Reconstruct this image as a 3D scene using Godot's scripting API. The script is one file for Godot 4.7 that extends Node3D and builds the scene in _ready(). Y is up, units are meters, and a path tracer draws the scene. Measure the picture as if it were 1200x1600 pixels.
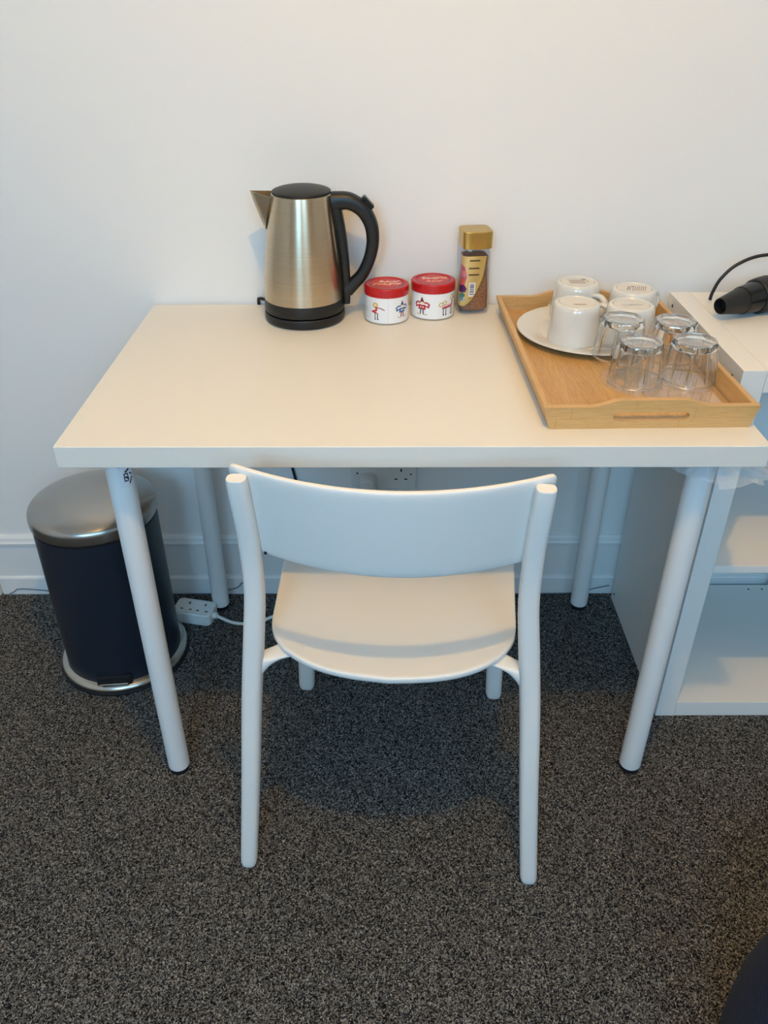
extends Node3D

# ------------------------------------------------------------------ mesh builder
class Shape:
	var v := PackedVector3Array()
	var uv := PackedVector2Array()
	var sg := PackedInt32Array()
	var idx := PackedInt32Array()
	var g := 0

	func grid(rows: Array, uvs: Array = []) -> void:
		var b := v.size()
		g += 1
		var nr := rows.size()
		var nc: int = rows[0].size()
		for i in nr:
			for j in nc:
				v.append(rows[i][j])
				uv.append(uvs[i][j] if uvs.size() > 0 else Vector2(float(j) / (nc - 1), float(i) / (nr - 1)))
				sg.append(g)
		for i in nr - 1:
			for j in nc - 1:
				var a := b + i * nc + j
				idx.append_array(PackedInt32Array([a, a + 1, a + nc, a + 1, a + nc + 1, a + nc]))

	func cap(ring: PackedVector3Array, last: bool) -> void:
		var c := Vector3.ZERO
		var n := ring.size() - 1
		for j in n:
			c += ring[j] / n
		g += 1
		var b := v.size()
		v.append(c); uv.append(Vector2(0.5, 0.5)); sg.append(g)
		for j in n + 1:
			v.append(ring[j]); sg.append(g)
			uv.append(Vector2(0.5 + 0.5 * cos(TAU * j / n), 0.5 + 0.5 * sin(TAU * j / n)))
		for j in n:
			if last:
				idx.append_array(PackedInt32Array([b + 1 + j, b + 2 + j, b]))
			else:
				idx.append_array(PackedInt32Array([b + 2 + j, b + 1 + j, b]))

	func mark() -> int:
		return idx.size()

	func fix(from: int) -> void:      # front faces run clockwise: the signed volume of a closed piece must be negative
		var vol := 0.0
		for t in range(from, idx.size(), 3):
			vol += v[idx[t]].dot(v[idx[t + 1]].cross(v[idx[t + 2]]))
		if vol > 0.0:
			for t in range(from, idx.size(), 3):
				var k := idx[t]
				idx[t] = idx[t + 1]
				idx[t + 1] = k

	func mesh() -> ArrayMesh:
		var acc := {}
		var keys := []
		keys.resize(v.size())
		for i in v.size():
			var p := v[i] * 50000.0
			keys[i] = Vector4i(roundi(p.x), roundi(p.y), roundi(p.z), sg[i])
		for t in range(0, idx.size(), 3):
			var a := idx[t]
			var b := idx[t + 1]
			var c := idx[t + 2]
			var n := (v[c] - v[a]).cross(v[b] - v[a])
			for q in [a, b, c]:
				acc[keys[q]] = acc.get(keys[q], Vector3.ZERO) + n
		var nn := PackedVector3Array()
		nn.resize(v.size())
		for i in v.size():
			var n: Vector3 = acc.get(keys[i], Vector3.UP)
			nn[i] = n.normalized() if n.length() > 1e-20 else Vector3.UP
		var arr := []
		arr.resize(Mesh.ARRAY_MAX)
		arr[Mesh.ARRAY_VERTEX] = v
		arr[Mesh.ARRAY_NORMAL] = nn
		arr[Mesh.ARRAY_TEX_UV] = uv
		arr[Mesh.ARRAY_INDEX] = idx
		var m := ArrayMesh.new()
		m.add_surface_from_arrays(Mesh.PRIMITIVE_TRIANGLES, arr)
		return m


func box(s: Shape, size: Vector3, at := Vector3.ZERO, r := 0.002, n := 2, basis := Basis.IDENTITY) -> Shape:
	var k := s.mark()
	var h := size / 2
	r = minf(r, minf(h.x, minf(h.y, h.z)) * 0.999)
	var inner := h - Vector3.ONE * r
	var m := 2 * n + 2
	for face in 6:
		var ax: int = face >> 1
		var sgn := 1.0 if face % 2 == 0 else -1.0
		var u := (ax + 1) % 3
		var w := (ax + 2) % 3
		var rows := []
		var uvs := []
		for i in m:
			var row := PackedVector3Array()
			var uvr := PackedVector2Array()
			for j in m:
				var d := Vector3.ZERO
				d[ax] = sgn
				d[u] = tan((i if i <= n else i - 1) * PI / 4 / n - PI / 4)
				d[w] = tan((j if j <= n else j - 1) * PI / 4 / n - PI / 4)
				d = d.normalized()
				var c := Vector3.ZERO
				c[ax] = sgn * inner[ax]
				c[u] = inner[u] * (-1.0 if i <= n else 1.0)
				c[w] = inner[w] * (-1.0 if j <= n else 1.0)
				var p := c + d * r
				row.append(at + basis * p)
				uvr.append(Vector2(p[u], p[w]) if ax != 1 else Vector2(p[w], p[u]))
			rows.append(row if sgn > 0 else row)
			uvs.append(uvr)
		if sgn < 0:
			rows.reverse()
			uvs.reverse()
		s.grid(rows, uvs)
		# all six faces of a rounded box shade as one
		for q in range(s.v.size() - m * m, s.v.size()):
			s.sg[q] = -s.mark() if false else s.sg[q]
	s.fix(k)
	return s


func lathe(s: Shape, profiles: Array, segs := 48, at := Vector3.ZERO, basis := Basis.IDENTITY) -> Shape:
	var k := s.mark()
	var total := 0.0
	for pr in profiles:
		for i in range(1, pr.size()):
			total += pr[i].distance_to(pr[i - 1])
	var run := 0.0
	for pr in profiles:
		var rows := []
		var uvs := []
		for i in pr.size():
			if i > 0:
				run += pr[i].distance_to(pr[i - 1])
			var row := PackedVector3Array()
			var uvr := PackedVector2Array()
			for j in segs + 1:
				var a := TAU * (j % segs) / segs
				row.append(at + basis * Vector3(pr[i].x * sin(a), pr[i].y, pr[i].x * cos(a)))
				uvr.append(Vector2(float(j) / segs, run / total))
			rows.append(row)
			uvs.append(uvr)
		s.grid(rows, uvs)
	s.fix(k)
	return s


func spline(p: Array, per := 8) -> Array:
	var out := []
	for i in p.size() - 1:
		var a: Vector3 = p[maxi(i - 1, 0)]
		var b: Vector3 = p[i]
		var c: Vector3 = p[i + 1]
		var d: Vector3 = p[mini(i + 2, p.size() - 1)]
		for k in per:
			out.append(b.cubic_interpolate(c, a, d, float(k) / per))
	out.append(p[-1])
	return out


func spline2(p: Array, per := 6) -> Array:
	var q := []
	for e in p:
		q.append(Vector3(e.x, e.y, 0))
	var out := []
	for e in spline(q, per):
		out.append(Vector2(maxf(e.x, 0.0), e.y))
	return out


# a tube with an elliptical (rx, ry) section; rad: float or Array of Vector2 along the path
func tube(s: Shape, path: Array, rad, sides := 12, up := Vector3.UP, power := 2.0) -> Shape:
	var k := s.mark()
	var rows := []
	var n := path.size()
	var side := Vector3.ZERO
	for i in n:
		var t: Vector3 = (path[mini(i + 1, n - 1)] - path[maxi(i - 1, 0)]).normalized()
		if i == 0:
			side = t.cross(up)
			if side.length() < 0.01:
				side = t.cross(Vector3.RIGHT)
		side = (side - t * side.dot(t)).normalized()
		var nor := side.cross(t)
		var r := Vector2(rad, rad) if (rad is float) else (rad[mini(i, rad.size() - 1)] as Vector2)
		var row := PackedVector3Array()
		for j in sides + 1:
			var a := TAU * (j % sides) / sides
			var ca := signf(cos(a)) * pow(absf(cos(a)), 2.0 / power)
			var sa := signf(sin(a)) * pow(absf(sin(a)), 2.0 / power)
			row.append(path[i] + side * ca * r.x + nor * sa * r.y)
		rows.append(row)
	s.grid(rows)
	s.cap(rows[0], false)
	s.cap(rows[-1], true)
	s.fix(k)
	return s


func loft(s: Shape, rings: Array, cap0 := true, cap1 := true) -> Shape:
	var k := s.mark()
	s.grid(rings)
	if cap0:
		s.cap(rings[0], false)
	if cap1:
		s.cap(rings[-1], true)
	s.fix(k)
	return s


# polygon extruded between two maps of 2D to 3D
func prism(s: Shape, poly: PackedVector2Array, front: Callable, back: Callable, uvs := 1.0, skip := []) -> Shape:
	var k := s.mark()
	var tri := Geometry2D.triangulate_polygon(poly)
	var n := poly.size()
	for side in 2:
		var b := s.v.size()
		s.g += 1
		for p in poly:
			s.v.append(front.call(p) if side == 0 else back.call(p))
			s.uv.append(p * uvs)
			s.sg.append(s.g)
		for t in range(0, tri.size(), 3):
			if side == 0:
				s.idx.append_array(PackedInt32Array([b + tri[t], b + tri[t + 1], b + tri[t + 2]]))
			else:
				s.idx.append_array(PackedInt32Array([b + tri[t + 1], b + tri[t], b + tri[t + 2]]))
	var ccw := not Geometry2D.is_polygon_clockwise(poly)
	var e0 := poly[tri[0]]
	var tri_ccw := (poly[tri[1]] - e0).cross(poly[tri[2]] - e0) > 0.0
	for i in n:
		if skip.has(i):
			continue
		var p := poly[i]
		var q := poly[(i + 1) % n]
		var rows := [PackedVector3Array([front.call(p), front.call(q)]), PackedVector3Array([back.call(p), back.call(q)])]
		if ccw == tri_ccw or true:
			var area := 0.0
			for j in n:
				area += poly[j].cross(poly[(j + 1) % n])
			if (area > 0.0) == tri_ccw:
				rows.reverse()
		var l := p.distance_to(q)
		s.grid(rows, [PackedVector2Array([p * uvs, q * uvs]), PackedVector2Array([p * uvs + Vector2(0, 0.01), q * uvs + Vector2(l * 0.0, 0.01)])])
	s.fix(k)
	return s


# ------------------------------------------------------------------ scene tree helpers
func obj(called: String, s, mat: Material, parent: Node = self) -> MeshInstance3D:
	var o := MeshInstance3D.new()
	o.name = numbered(called) if parent == self else called
	o.mesh = s.mesh() if s is Shape else s
	o.material_override = mat
	o.cast_shadow = GeometryInstance3D.SHADOW_CASTING_SETTING_ON
	parent.add_child(o, true)
	return o


var taken := {}
func numbered(called: String) -> String:
	taken[called] = taken.get(called, -1) + 1
	return called if taken[called] == 0 else "%s_%03d" % [called, taken[called]]


func thing(called: String, label: String, category: String, at := Vector3.ZERO, turn := 0.0, group := "") -> Node3D:
	var o := Node3D.new()
	o.name = numbered(called)
	add_child(o)
	o.position = at
	o.rotation.y = turn
	tag(o, label, category, group)
	return o


func tag(o: Node, label: String, category: String, group := "") -> void:
	o.set_meta("label", label)
	o.set_meta("category", category)
	if group != "":
		o.set_meta("group", group)


func dup(root: Node3D, base: String, at: Vector3, turn: float, label: String, group := "") -> Node3D:
	var r: Node3D = root.duplicate()
	r.name = numbered(base)
	add_child(r)
	r.position = at
	r.rotation.y = turn
	r.set_meta("label", label)
	if group != "":
		r.set_meta("group", group)
	return r


func struct(called: String, s, m: Material, parent: Node = self, label := "", category := "") -> MeshInstance3D:
	var o := obj(called, s, m, parent)
	if parent == self:
		o.set_meta("kind", "structure")
		o.set_meta("label", label)
		o.set_meta("category", category)
	return o


# ------------------------------------------------------------------ materials
func rgb8(r: float, g: float, b: float) -> Color:
	return Color(r / 255.0, g / 255.0, b / 255.0)


func mat(c: Color, rough := 0.5, metal := 0.0) -> StandardMaterial3D:
	var m := StandardMaterial3D.new()
	m.albedo_color = c
	m.roughness = rough
	m.metallic = metal
	return m


func noise_tex(freq: float, size: int, kind := FastNoiseLite.TYPE_SIMPLEX_SMOOTH, octaves := 3, sd := 1, ramp: Gradient = null) -> NoiseTexture2D:
	var n := FastNoiseLite.new()
	n.noise_type = kind
	n.frequency = freq
	n.seed = sd
	n.fractal_octaves = octaves
	var t := NoiseTexture2D.new()
	t.width = size
	t.height = size
	t.seamless = true
	t.noise = n
	if ramp:
		t.color_ramp = ramp
	return t


func ramp(stops: Array) -> Gradient:
	var g := Gradient.new()
	var o := PackedFloat32Array()
	var c := PackedColorArray()
	for s in stops:
		o.append(s[0])
		c.append(s[1])
	g.offsets = o
	g.colors = c
	return g


func ink(im: Image, pts: Array, w: float, c: Color) -> void:
	for i in pts.size() - 1:
		var a: Vector2 = pts[i]
		var b: Vector2 = pts[i + 1]
		var n := maxi(1, int(a.distance_to(b) / maxf(0.5, w * 0.3)))
		for k in n + 1:
			disc(im, a.lerp(b, float(k) / n), w, c)


func disc(im: Image, p: Vector2, w: float, c: Color, squash := 1.0) -> void:
	var sz := im.get_size()
	for y in range(maxi(0, int(p.y - w)), mini(sz.y, int(p.y + w) + 2)):
		for x in range(maxi(0, int(p.x - w)), mini(sz.x, int(p.x + w) + 2)):
			var d := Vector2(x - p.x, (y - p.y) / squash).length()
			if d <= w:
				im.set_pixel(x, y, c)


func ring2(im: Image, p: Vector2, r: float, w: float, c: Color, a0 := 0.0, a1 := TAU) -> void:
	var pts := []
	for i in 25:
		var a := lerpf(a0, a1, i / 24.0)
		pts.append(p + Vector2(cos(a), sin(a)) * r)
	ink(im, pts, w, c)


func poly2(im: Image, pts: Array, c: Color) -> void:
	var pp := PackedVector2Array(pts)
	var lo := pp[0]
	var hi := pp[0]
	for p in pp:
		lo = lo.min(p)
		hi = hi.max(p)
	for y in range(int(lo.y), int(hi.y) + 1):
		for x in range(int(lo.x), int(hi.x) + 1):
			if x >= 0 and y >= 0 and x < im.get_width() and y < im.get_height() and Geometry2D.is_point_in_polygon(Vector2(x + 0.5, y + 0.5), pp):
				im.set_pixel(x, y, c)


func tex(im: Image) -> ImageTexture:
	return ImageTexture.create_from_image(im)


func bamboo(w: int, h: int, strips: int, sd: int, dark: Color, light: Color) -> ImageTexture:
	var rng := RandomNumberGenerator.new()
	rng.seed = sd
	var n := FastNoiseLite.new()
	n.seed = sd
	n.frequency = 1.0
	var tone := []
	var off := []
	for i in strips:
		tone.append(rng.randf())
		off.append(rng.randf() * 50.0)
	var im := Image.create(w, h, false, Image.FORMAT_RGB8)
	for y in h:
		var k: int = y * strips / h
		var edge := absf(fposmod(float(y) * strips / h, 1.0) - 0.5) * 2.0
		for x in w:
			var f: float = n.get_noise_2d(x * 0.012 + off[k], y * 0.35) * 0.6 + n.get_noise_2d(x * 0.05 + off[k], y * 1.1) * 0.35
			var node := fposmod(x / float(w) * 2.0 + off[k], 1.0)
			var t: float = 0.32 * tone[k] + 0.36 + 0.62 * f
			if node < 0.008:
				t -= 0.18
			if edge > 0.93:
				t -= 0.12
			im.set_pixel(x, y, dark.lerp(light, clampf(t, 0.0, 1.0)))
	return tex(im)


const T := 0.734          # desk top
const TF := 0.742         # tray floor
var M := {}


# heather pile: short curved yarn ends of mixed greys laid over a dark backing
func carpet_tex(n: int, count: int) -> ImageTexture:
	var rng := RandomNumberGenerator.new()
	rng.seed = 77
	var im := Image.create(n, n, false, Image.FORMAT_RGB8)
	im.fill(rgb8(24, 24, 25))
	for k in count:
		var p := Vector2(rng.randf() * n, rng.randf() * n)
		var a := rng.randf() * TAU
		var bend := rng.randf_range(-0.35, 0.35)
		var t := rng.randf()
		var tone := 78.0 + 62.0 * t + (74.0 * rng.randf() if t > 0.66 else 0.0) if t > 0.26 else 34.0 + 50.0 * t
		var c := rgb8(tone, tone * 0.965, tone * 0.925)
		var steps := rng.randi_range(3, 6)
		for i in steps:
			var x := posmod(int(p.x), n)
			var y := posmod(int(p.y), n)
			im.set_pixel(x, y, c)
			im.set_pixel((x + 1) % n, y, c)
			im.set_pixel(x, (y + 1) % n, c.darkened(0.2))
			p += Vector2(cos(a), sin(a)) * 1.2
			a += bend
	return tex(im)


func make_materials() -> void:
	var w := mat(rgb8(235, 233, 229), 0.92)
	w.normal_enabled = true
	var wn := noise_tex(0.012, 512, FastNoiseLite.TYPE_SIMPLEX_SMOOTH, 4, 5)
	wn.as_normal_map = true
	wn.bump_strength = 1.2
	w.normal_texture = wn
	w.normal_scale = 0.35
	w.uv1_triplanar = true
	w.uv1_world_triplanar = true
	w.uv1_scale = Vector3.ONE * 2.2
	M.wall = w
	M.ceiling = mat(rgb8(236, 234, 230), 0.95)
	M.trim = mat(rgb8(232, 231, 228), 0.45)
	M.desk = mat(rgb8(228, 224, 215), 0.42)
	M.leg = mat(rgb8(232, 232, 230), 0.38)
	M.chair = mat(rgb8(236, 233, 227), 0.5)
	M.rubber = mat(rgb8(16, 16, 17), 0.7)
	M.shelf = mat(rgb8(235, 232, 226), 0.45)
	M.white_plastic = mat(rgb8(228, 228, 224), 0.35)
	M.dark_hole = mat(rgb8(14, 14, 15), 0.8)
	# carpet: flecked loop pile
	var c := mat(Color.WHITE, 1.0)
	c.metallic_specular = 0.1
	var pile := carpet_tex(1024, 130000)
	c.albedo_texture = pile
	c.uv1_triplanar = true
	c.uv1_world_triplanar = true
	c.uv1_scale = Vector3.ONE * 1.8
	c.heightmap_enabled = true
	c.heightmap_texture = pile
	c.heightmap_scale = 0.3
	M.carpet = c
	# metals
	var st := mat(rgb8(208, 190, 162), 0.28, 1.0)
	st.anisotropy_enabled = true
	st.anisotropy = -0.75
	var bn := Image.create(64, 512, false, Image.FORMAT_RGB8)
	var rng := RandomNumberGenerator.new()
	rng.seed = 3
	for y in 512:
		var b := rng.randf_range(0.955, 1.0)
		for x in 64:
			var q := b * rng.randf_range(0.97, 1.0)
			bn.set_pixel(x, y, Color(q, q, q))
	st.albedo_texture = tex(bn)
	M.steel = st
	M.bin_steel = mat(rgb8(178, 176, 172), 0.27, 1.0)
	M.chrome = mat(rgb8(190, 186, 178), 0.25, 1.0)
	M.gold = mat(rgb8(206, 172, 98), 0.3, 0.95)
	var bb := mat(rgb8(30, 36, 47), 0.42, 0.0)
	M.bin_body = bb
	M.black = mat(rgb8(15, 15, 15), 0.42)
	M.black_gloss = mat(rgb8(14, 14, 15), 0.22)
	M.black_soft = mat(rgb8(26, 25, 24), 0.45)
	M.red = mat(rgb8(186, 22, 26), 0.28)
	M.ceramic = mat(rgb8(218, 215, 207), 0.16)
	M.ceramic.clearcoat_enabled = true
	M.ceramic.clearcoat = 0.5
	M.ceramic.clearcoat_roughness = 0.08
	var gl := mat(Color(0.98, 0.99, 0.99, 0.0), 0.02)
	gl.refraction_enabled = true
	gl.refraction_scale = 0.05
	M.glass = gl
	var tu := mat(Color(0.98, 0.99, 0.99, 0.01), 0.02)
	tu.transparency = BaseMaterial3D.TRANSPARENCY_ALPHA
	M.tumbler = tu
	var pane := mat(Color(0.97, 0.98, 0.98, 0.015), 0.03)
	pane.transparency = BaseMaterial3D.TRANSPARENCY_ALPHA
	M.pane = pane
	var film := mat(Color(0.93, 0.95, 0.97, 0.22), 0.12)
	film.transparency = BaseMaterial3D.TRANSPARENCY_ALPHA
	M.film = film
	var wood_d := rgb8(172, 126, 70)
	var wood_l := rgb8(222, 184, 126)
	for k in 3:
		var b := mat(Color.WHITE, 0.42)
		b.albedo_texture = bamboo(512, 512, [16, 10, 8][k], 21 + k, wood_d, wood_l)
		M["bamboo%d" % k] = b
	M.bamboo0.uv1_scale = Vector3(2.6, 3.4, 1)
	M.bamboo1.uv1_scale = Vector3(2.8, 8.0, 1)
	M.bamboo2.uv1_scale = Vector3(2.8, 8.0, 1)
	var co := mat(Color.WHITE, 0.85)
	co.albedo_texture = noise_tex(0.11, 256, FastNoiseLite.TYPE_CELLULAR, 2, 4, ramp([[0.0, rgb8(168, 112, 62)], [0.5, rgb8(128, 80, 42)], [1.0, rgb8(66, 38, 20)]]))
	co.uv1_triplanar = true
	co.uv1_scale = Vector3.ONE * 12.0
	M.coffee = co
	var nf := mat(rgb8(4, 27, 62), 1.0)
	nf.albedo_texture = noise_tex(0.05, 256, FastNoiseLite.TYPE_SIMPLEX, 3, 9, ramp([[0.0, rgb8(120, 120, 130)], [1.0, rgb8(255, 255, 255)]]))
	nf.uv1_triplanar = true
	nf.uv1_scale = Vector3.ONE * 14.0
	nf.rim_enabled = true
	nf.rim = 0.25
	nf.heightmap_enabled = true
	nf.heightmap_texture = noise_tex(0.09, 256, FastNoiseLite.TYPE_SIMPLEX, 3, 19)
	nf.heightmap_scale = 0.15
	M.navy = nf


func _ready() -> void:
	var cam := Camera3D.new()
	cam.name = "camera"
	add_child(cam)
	cam.position = Vector3(-0.0418, 1.2714, 1.6041)
	cam.rotation = Vector3(-0.5745, -0.002, -0.0003)
	cam.fov = rad_to_deg(2.0 * atan(800.0 / 1270.9))
	cam.near = 0.05
	cam.current = true

	var env := Environment.new()
	var sky := Sky.new()
	var sm := ProceduralSkyMaterial.new()
	sm.sky_top_color = rgb8(120, 160, 214)
	sm.sky_horizon_color = rgb8(196, 214, 234)
	sm.ground_horizon_color = rgb8(150, 156, 160)
	sm.ground_bottom_color = rgb8(104, 106, 104)
	sm.sky_energy_multiplier = 1.0
	sky.sky_material = sm
	env.background_mode = Environment.BG_SKY
	env.sky = sky
	env.tonemap_mode = Environment.TONE_MAPPER_LINEAR
	env.tonemap_exposure = 1.0
	env.sdfgi_enabled = true
	env.ssao_enabled = true
	env.ssil_enabled = true
	var we := WorldEnvironment.new()
	we.name = "world"
	we.environment = env
	add_child(we)

	make_materials()
	daylight("window_daylight", Vector3(0.65, 1.975, 3.42), Vector2(0.82, 0.8), 3.3)
	daylight("window_daylight", Vector3(-0.625, 1.975, 3.42), Vector2(0.7, 0.8), 7.2)

	build_room()
	ceiling_lamp(Vector3(0.05, 2.36, 1.21), 1.10)
	build_desk()
	build_shelf()
	build_chair()
	build_bin()
	build_tray()
	build_kettle()
	build_tins()
	build_jar()
	build_crockery()
	build_dryer()
	build_electrics()
	build_pouf()


func daylight(called: String, at: Vector3, size: Vector2, energy: float) -> void:
	var l := AreaLight3D.new()
	l.name = numbered(called)
	add_child(l)
	l.position = at
	l.area_size = size
	l.light_color = Color(0.27, 0.62, 0.98).linear_to_srgb()
	l.light_energy = energy
	l.area_normalize_energy = false
	l.area_range = 12.0
	l.shadow_enabled = true


func ceiling_lamp(at: Vector3, energy: float) -> void:
	var t := thing("ceiling_lamp", "small round glass ceiling lamp hanging above the desk chair", "lamp", at)
	var s := Shape.new()
	lathe(s, [[Vector2(0, 0.098), Vector2(0.05, 0.098)], [Vector2(0.05, 0.098), Vector2(0.055, 0.06)], [Vector2(0.055, 0.06), Vector2(0, 0.06)]])
	obj("base", s, M.trim, t)
	s = Shape.new()
	var pr := []
	for i in 17:
		var a := -PI / 2 + PI * i / 16.0
		pr.append(Vector2(cos(a) * 0.06, sin(a) * 0.06))
	lathe(s, [pr], 32)
	var e := mat(rgb8(255, 240, 214), 0.4)
	e.emission_enabled = true
	e.emission = Color(1.0, 0.64, 0.24).linear_to_srgb()
	e.emission_energy_multiplier = 6.0
	obj("globe", s, e, t)
	var l := OmniLight3D.new()
	l.name = "lamp_light"
	t.add_child(l)
	l.light_color = Color(1.0, 0.565, 0.10).linear_to_srgb()
	l.light_energy = energy
	l.light_size = 0.028
	l.omni_range = 12.0
	l.omni_attenuation = 2.0
	l.shadow_enabled = true


# ------------------------------------------------------------------ the room
func slab(called: String, lo: Vector3, hi: Vector3, m: Material, label: String, category: String) -> MeshInstance3D:
	var s := Shape.new()
	box(s, hi - lo, (lo + hi) / 2, 0.001, 1)
	return struct(called, s, m, self, label, category)


func build_room() -> void:
	var x0 := -2.4
	var x1 := 2.6
	var zb := 3.5
	var h := 2.46
	slab("floor", Vector3(x0 - 0.1, -0.12, -0.1), Vector3(x1 + 0.1, 0, zb + 0.1), M.carpet, "dark grey flecked carpet covering the floor", "carpet")
	slab("ceiling", Vector3(x0 - 0.1, h, -0.1), Vector3(x1 + 0.1, h + 0.12, zb + 0.1), M.ceiling, "plain white ceiling of the room", "ceiling")
	slab("wall_front", Vector3(x0 - 0.1, 0, -0.12), Vector3(x1 + 0.1, h, 0), M.wall, "white painted wall behind the desk", "wall")
	slab("wall_left", Vector3(x0 - 0.12, 0, 0), Vector3(x0, h, zb), M.wall, "white wall on the left side of the room", "wall")
	slab("wall_right", Vector3(x1, 0, 0), Vector3(x1 + 0.12, h, zb), M.wall, "white wall on the right side of the room", "wall")
	# wall behind the camera with two window openings
	var wb := Shape.new()
	var holes := [Vector2(-1.0, -0.25), Vector2(0.2, 1.1)]
	var ya := 1.55
	var yb := 2.4
	box(wb, Vector3(x1 - x0 + 0.2, ya, 0.15), Vector3((x0 + x1) / 2, ya / 2, zb + 0.075), 0.001, 1)
	box(wb, Vector3(x1 - x0 + 0.2, h - yb, 0.15), Vector3((x0 + x1) / 2, (h + yb) / 2, zb + 0.075), 0.001, 1)
	var xs := [x0 - 0.1, holes[0].x, holes[0].y, holes[1].x, holes[1].y, x1 + 0.1]
	for k in 3:
		var a: float = xs[2 * k]
		var b: float = xs[2 * k + 1]
		box(wb, Vector3(b - a, yb - ya, 0.15), Vector3((a + b) / 2, (ya + yb) / 2, zb + 0.075), 0.001, 1)
	struct("wall_back", wb, M.wall, self, "white wall with two windows opposite the desk", "wall")
	for k in 2:
		var a: float = holes[k].x
		var b: float = holes[k].y
		var w := Shape.new()
		for e in [[Vector3(b - a, 0.05, 0.06), Vector3((a + b) / 2, ya + 0.025, zb + 0.09)], [Vector3(b - a, 0.05, 0.06), Vector3((a + b) / 2, yb - 0.025, zb + 0.09)], [Vector3(0.05, yb - ya, 0.06), Vector3(a + 0.025, (ya + yb) / 2, zb + 0.09)], [Vector3(0.05, yb - ya, 0.06), Vector3(b - 0.025, (ya + yb) / 2, zb + 0.09)], [Vector3(0.05, yb - ya, 0.05), Vector3((a + b) / 2, (ya + yb) / 2, zb + 0.09)]]:
			box(w, e[0], e[1], 0.004, 1)
		var o := struct("window_%d" % (k + 1), w, M.trim, self, ["narrower white framed window in the wall opposite the desk", "wider white framed window in the wall opposite the desk"][k], "window")
		var p := Shape.new()
		box(p, Vector3(b - a - 0.06, yb - ya - 0.06, 0.004), Vector3((a + b) / 2, (ya + yb) / 2, zb + 0.09), 0.001, 1)
		obj("pane", p, M.pane, o)
	# skirting: a tall flat board with a moulded cap and a low shoe board
	var prof := PackedVector2Array([Vector2(0, 0), Vector2(0.014, 0), Vector2(0.014, 0.047), Vector2(0.012, 0.0515), Vector2(0.0085, 0.053), Vector2(0.008, 0.141), Vector2(0.0125, 0.1445), Vector2(0.0135, 0.152), Vector2(0.0105, 0.157), Vector2(0.009, 0.164), Vector2(0.005, 0.170), Vector2(0, 0.171)])
	var sk := Shape.new()
	prism(sk, prof, func(p): return Vector3(-0.985, p.y, p.x), func(p): return Vector3(x1, p.y, p.x))
	struct("baseboard_front", sk, M.trim, self, "white moulded skirting board along the wall under the desk", "skirting")
	# the moulded casing at the left edge of the view: the start of a door
	var dc := Shape.new()
	box(dc, Vector3(0.075, 2.08, 0.024), Vector3(-1.0235, 1.04, 0.012), 0.006, 2)
	box(dc, Vector3(0.075, 2.08, 0.024), Vector3(-1.9, 1.04, 0.012), 0.006, 2)
	box(dc, Vector3(0.955, 0.075, 0.024), Vector3(-1.4615, 2.11, 0.012), 0.006, 2)
	var dr := struct("door_1", dc, M.trim, self, "white door with moulded casing left of the bin", "door")
	var dl := Shape.new()
	box(dl, Vector3(0.80, 2.06, 0.012), Vector3(-1.4615, 1.035, 0.008), 0.003, 1)
	obj("door_leaf", dl, M.trim, dr)
	var kn := Shape.new()
	lathe(kn, [spline2([Vector2(0.0, 0.0), Vector2(0.012, 0.0), Vector2(0.01, 0.02), Vector2(0.026, 0.035), Vector2(0.024, 0.052), Vector2(0.0, 0.058)], 5)], 24, Vector3(-1.12, 1.0, 0.013), Basis(Vector3.RIGHT, PI / 2))
	obj("knob", kn, M.chrome, dr)


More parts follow.
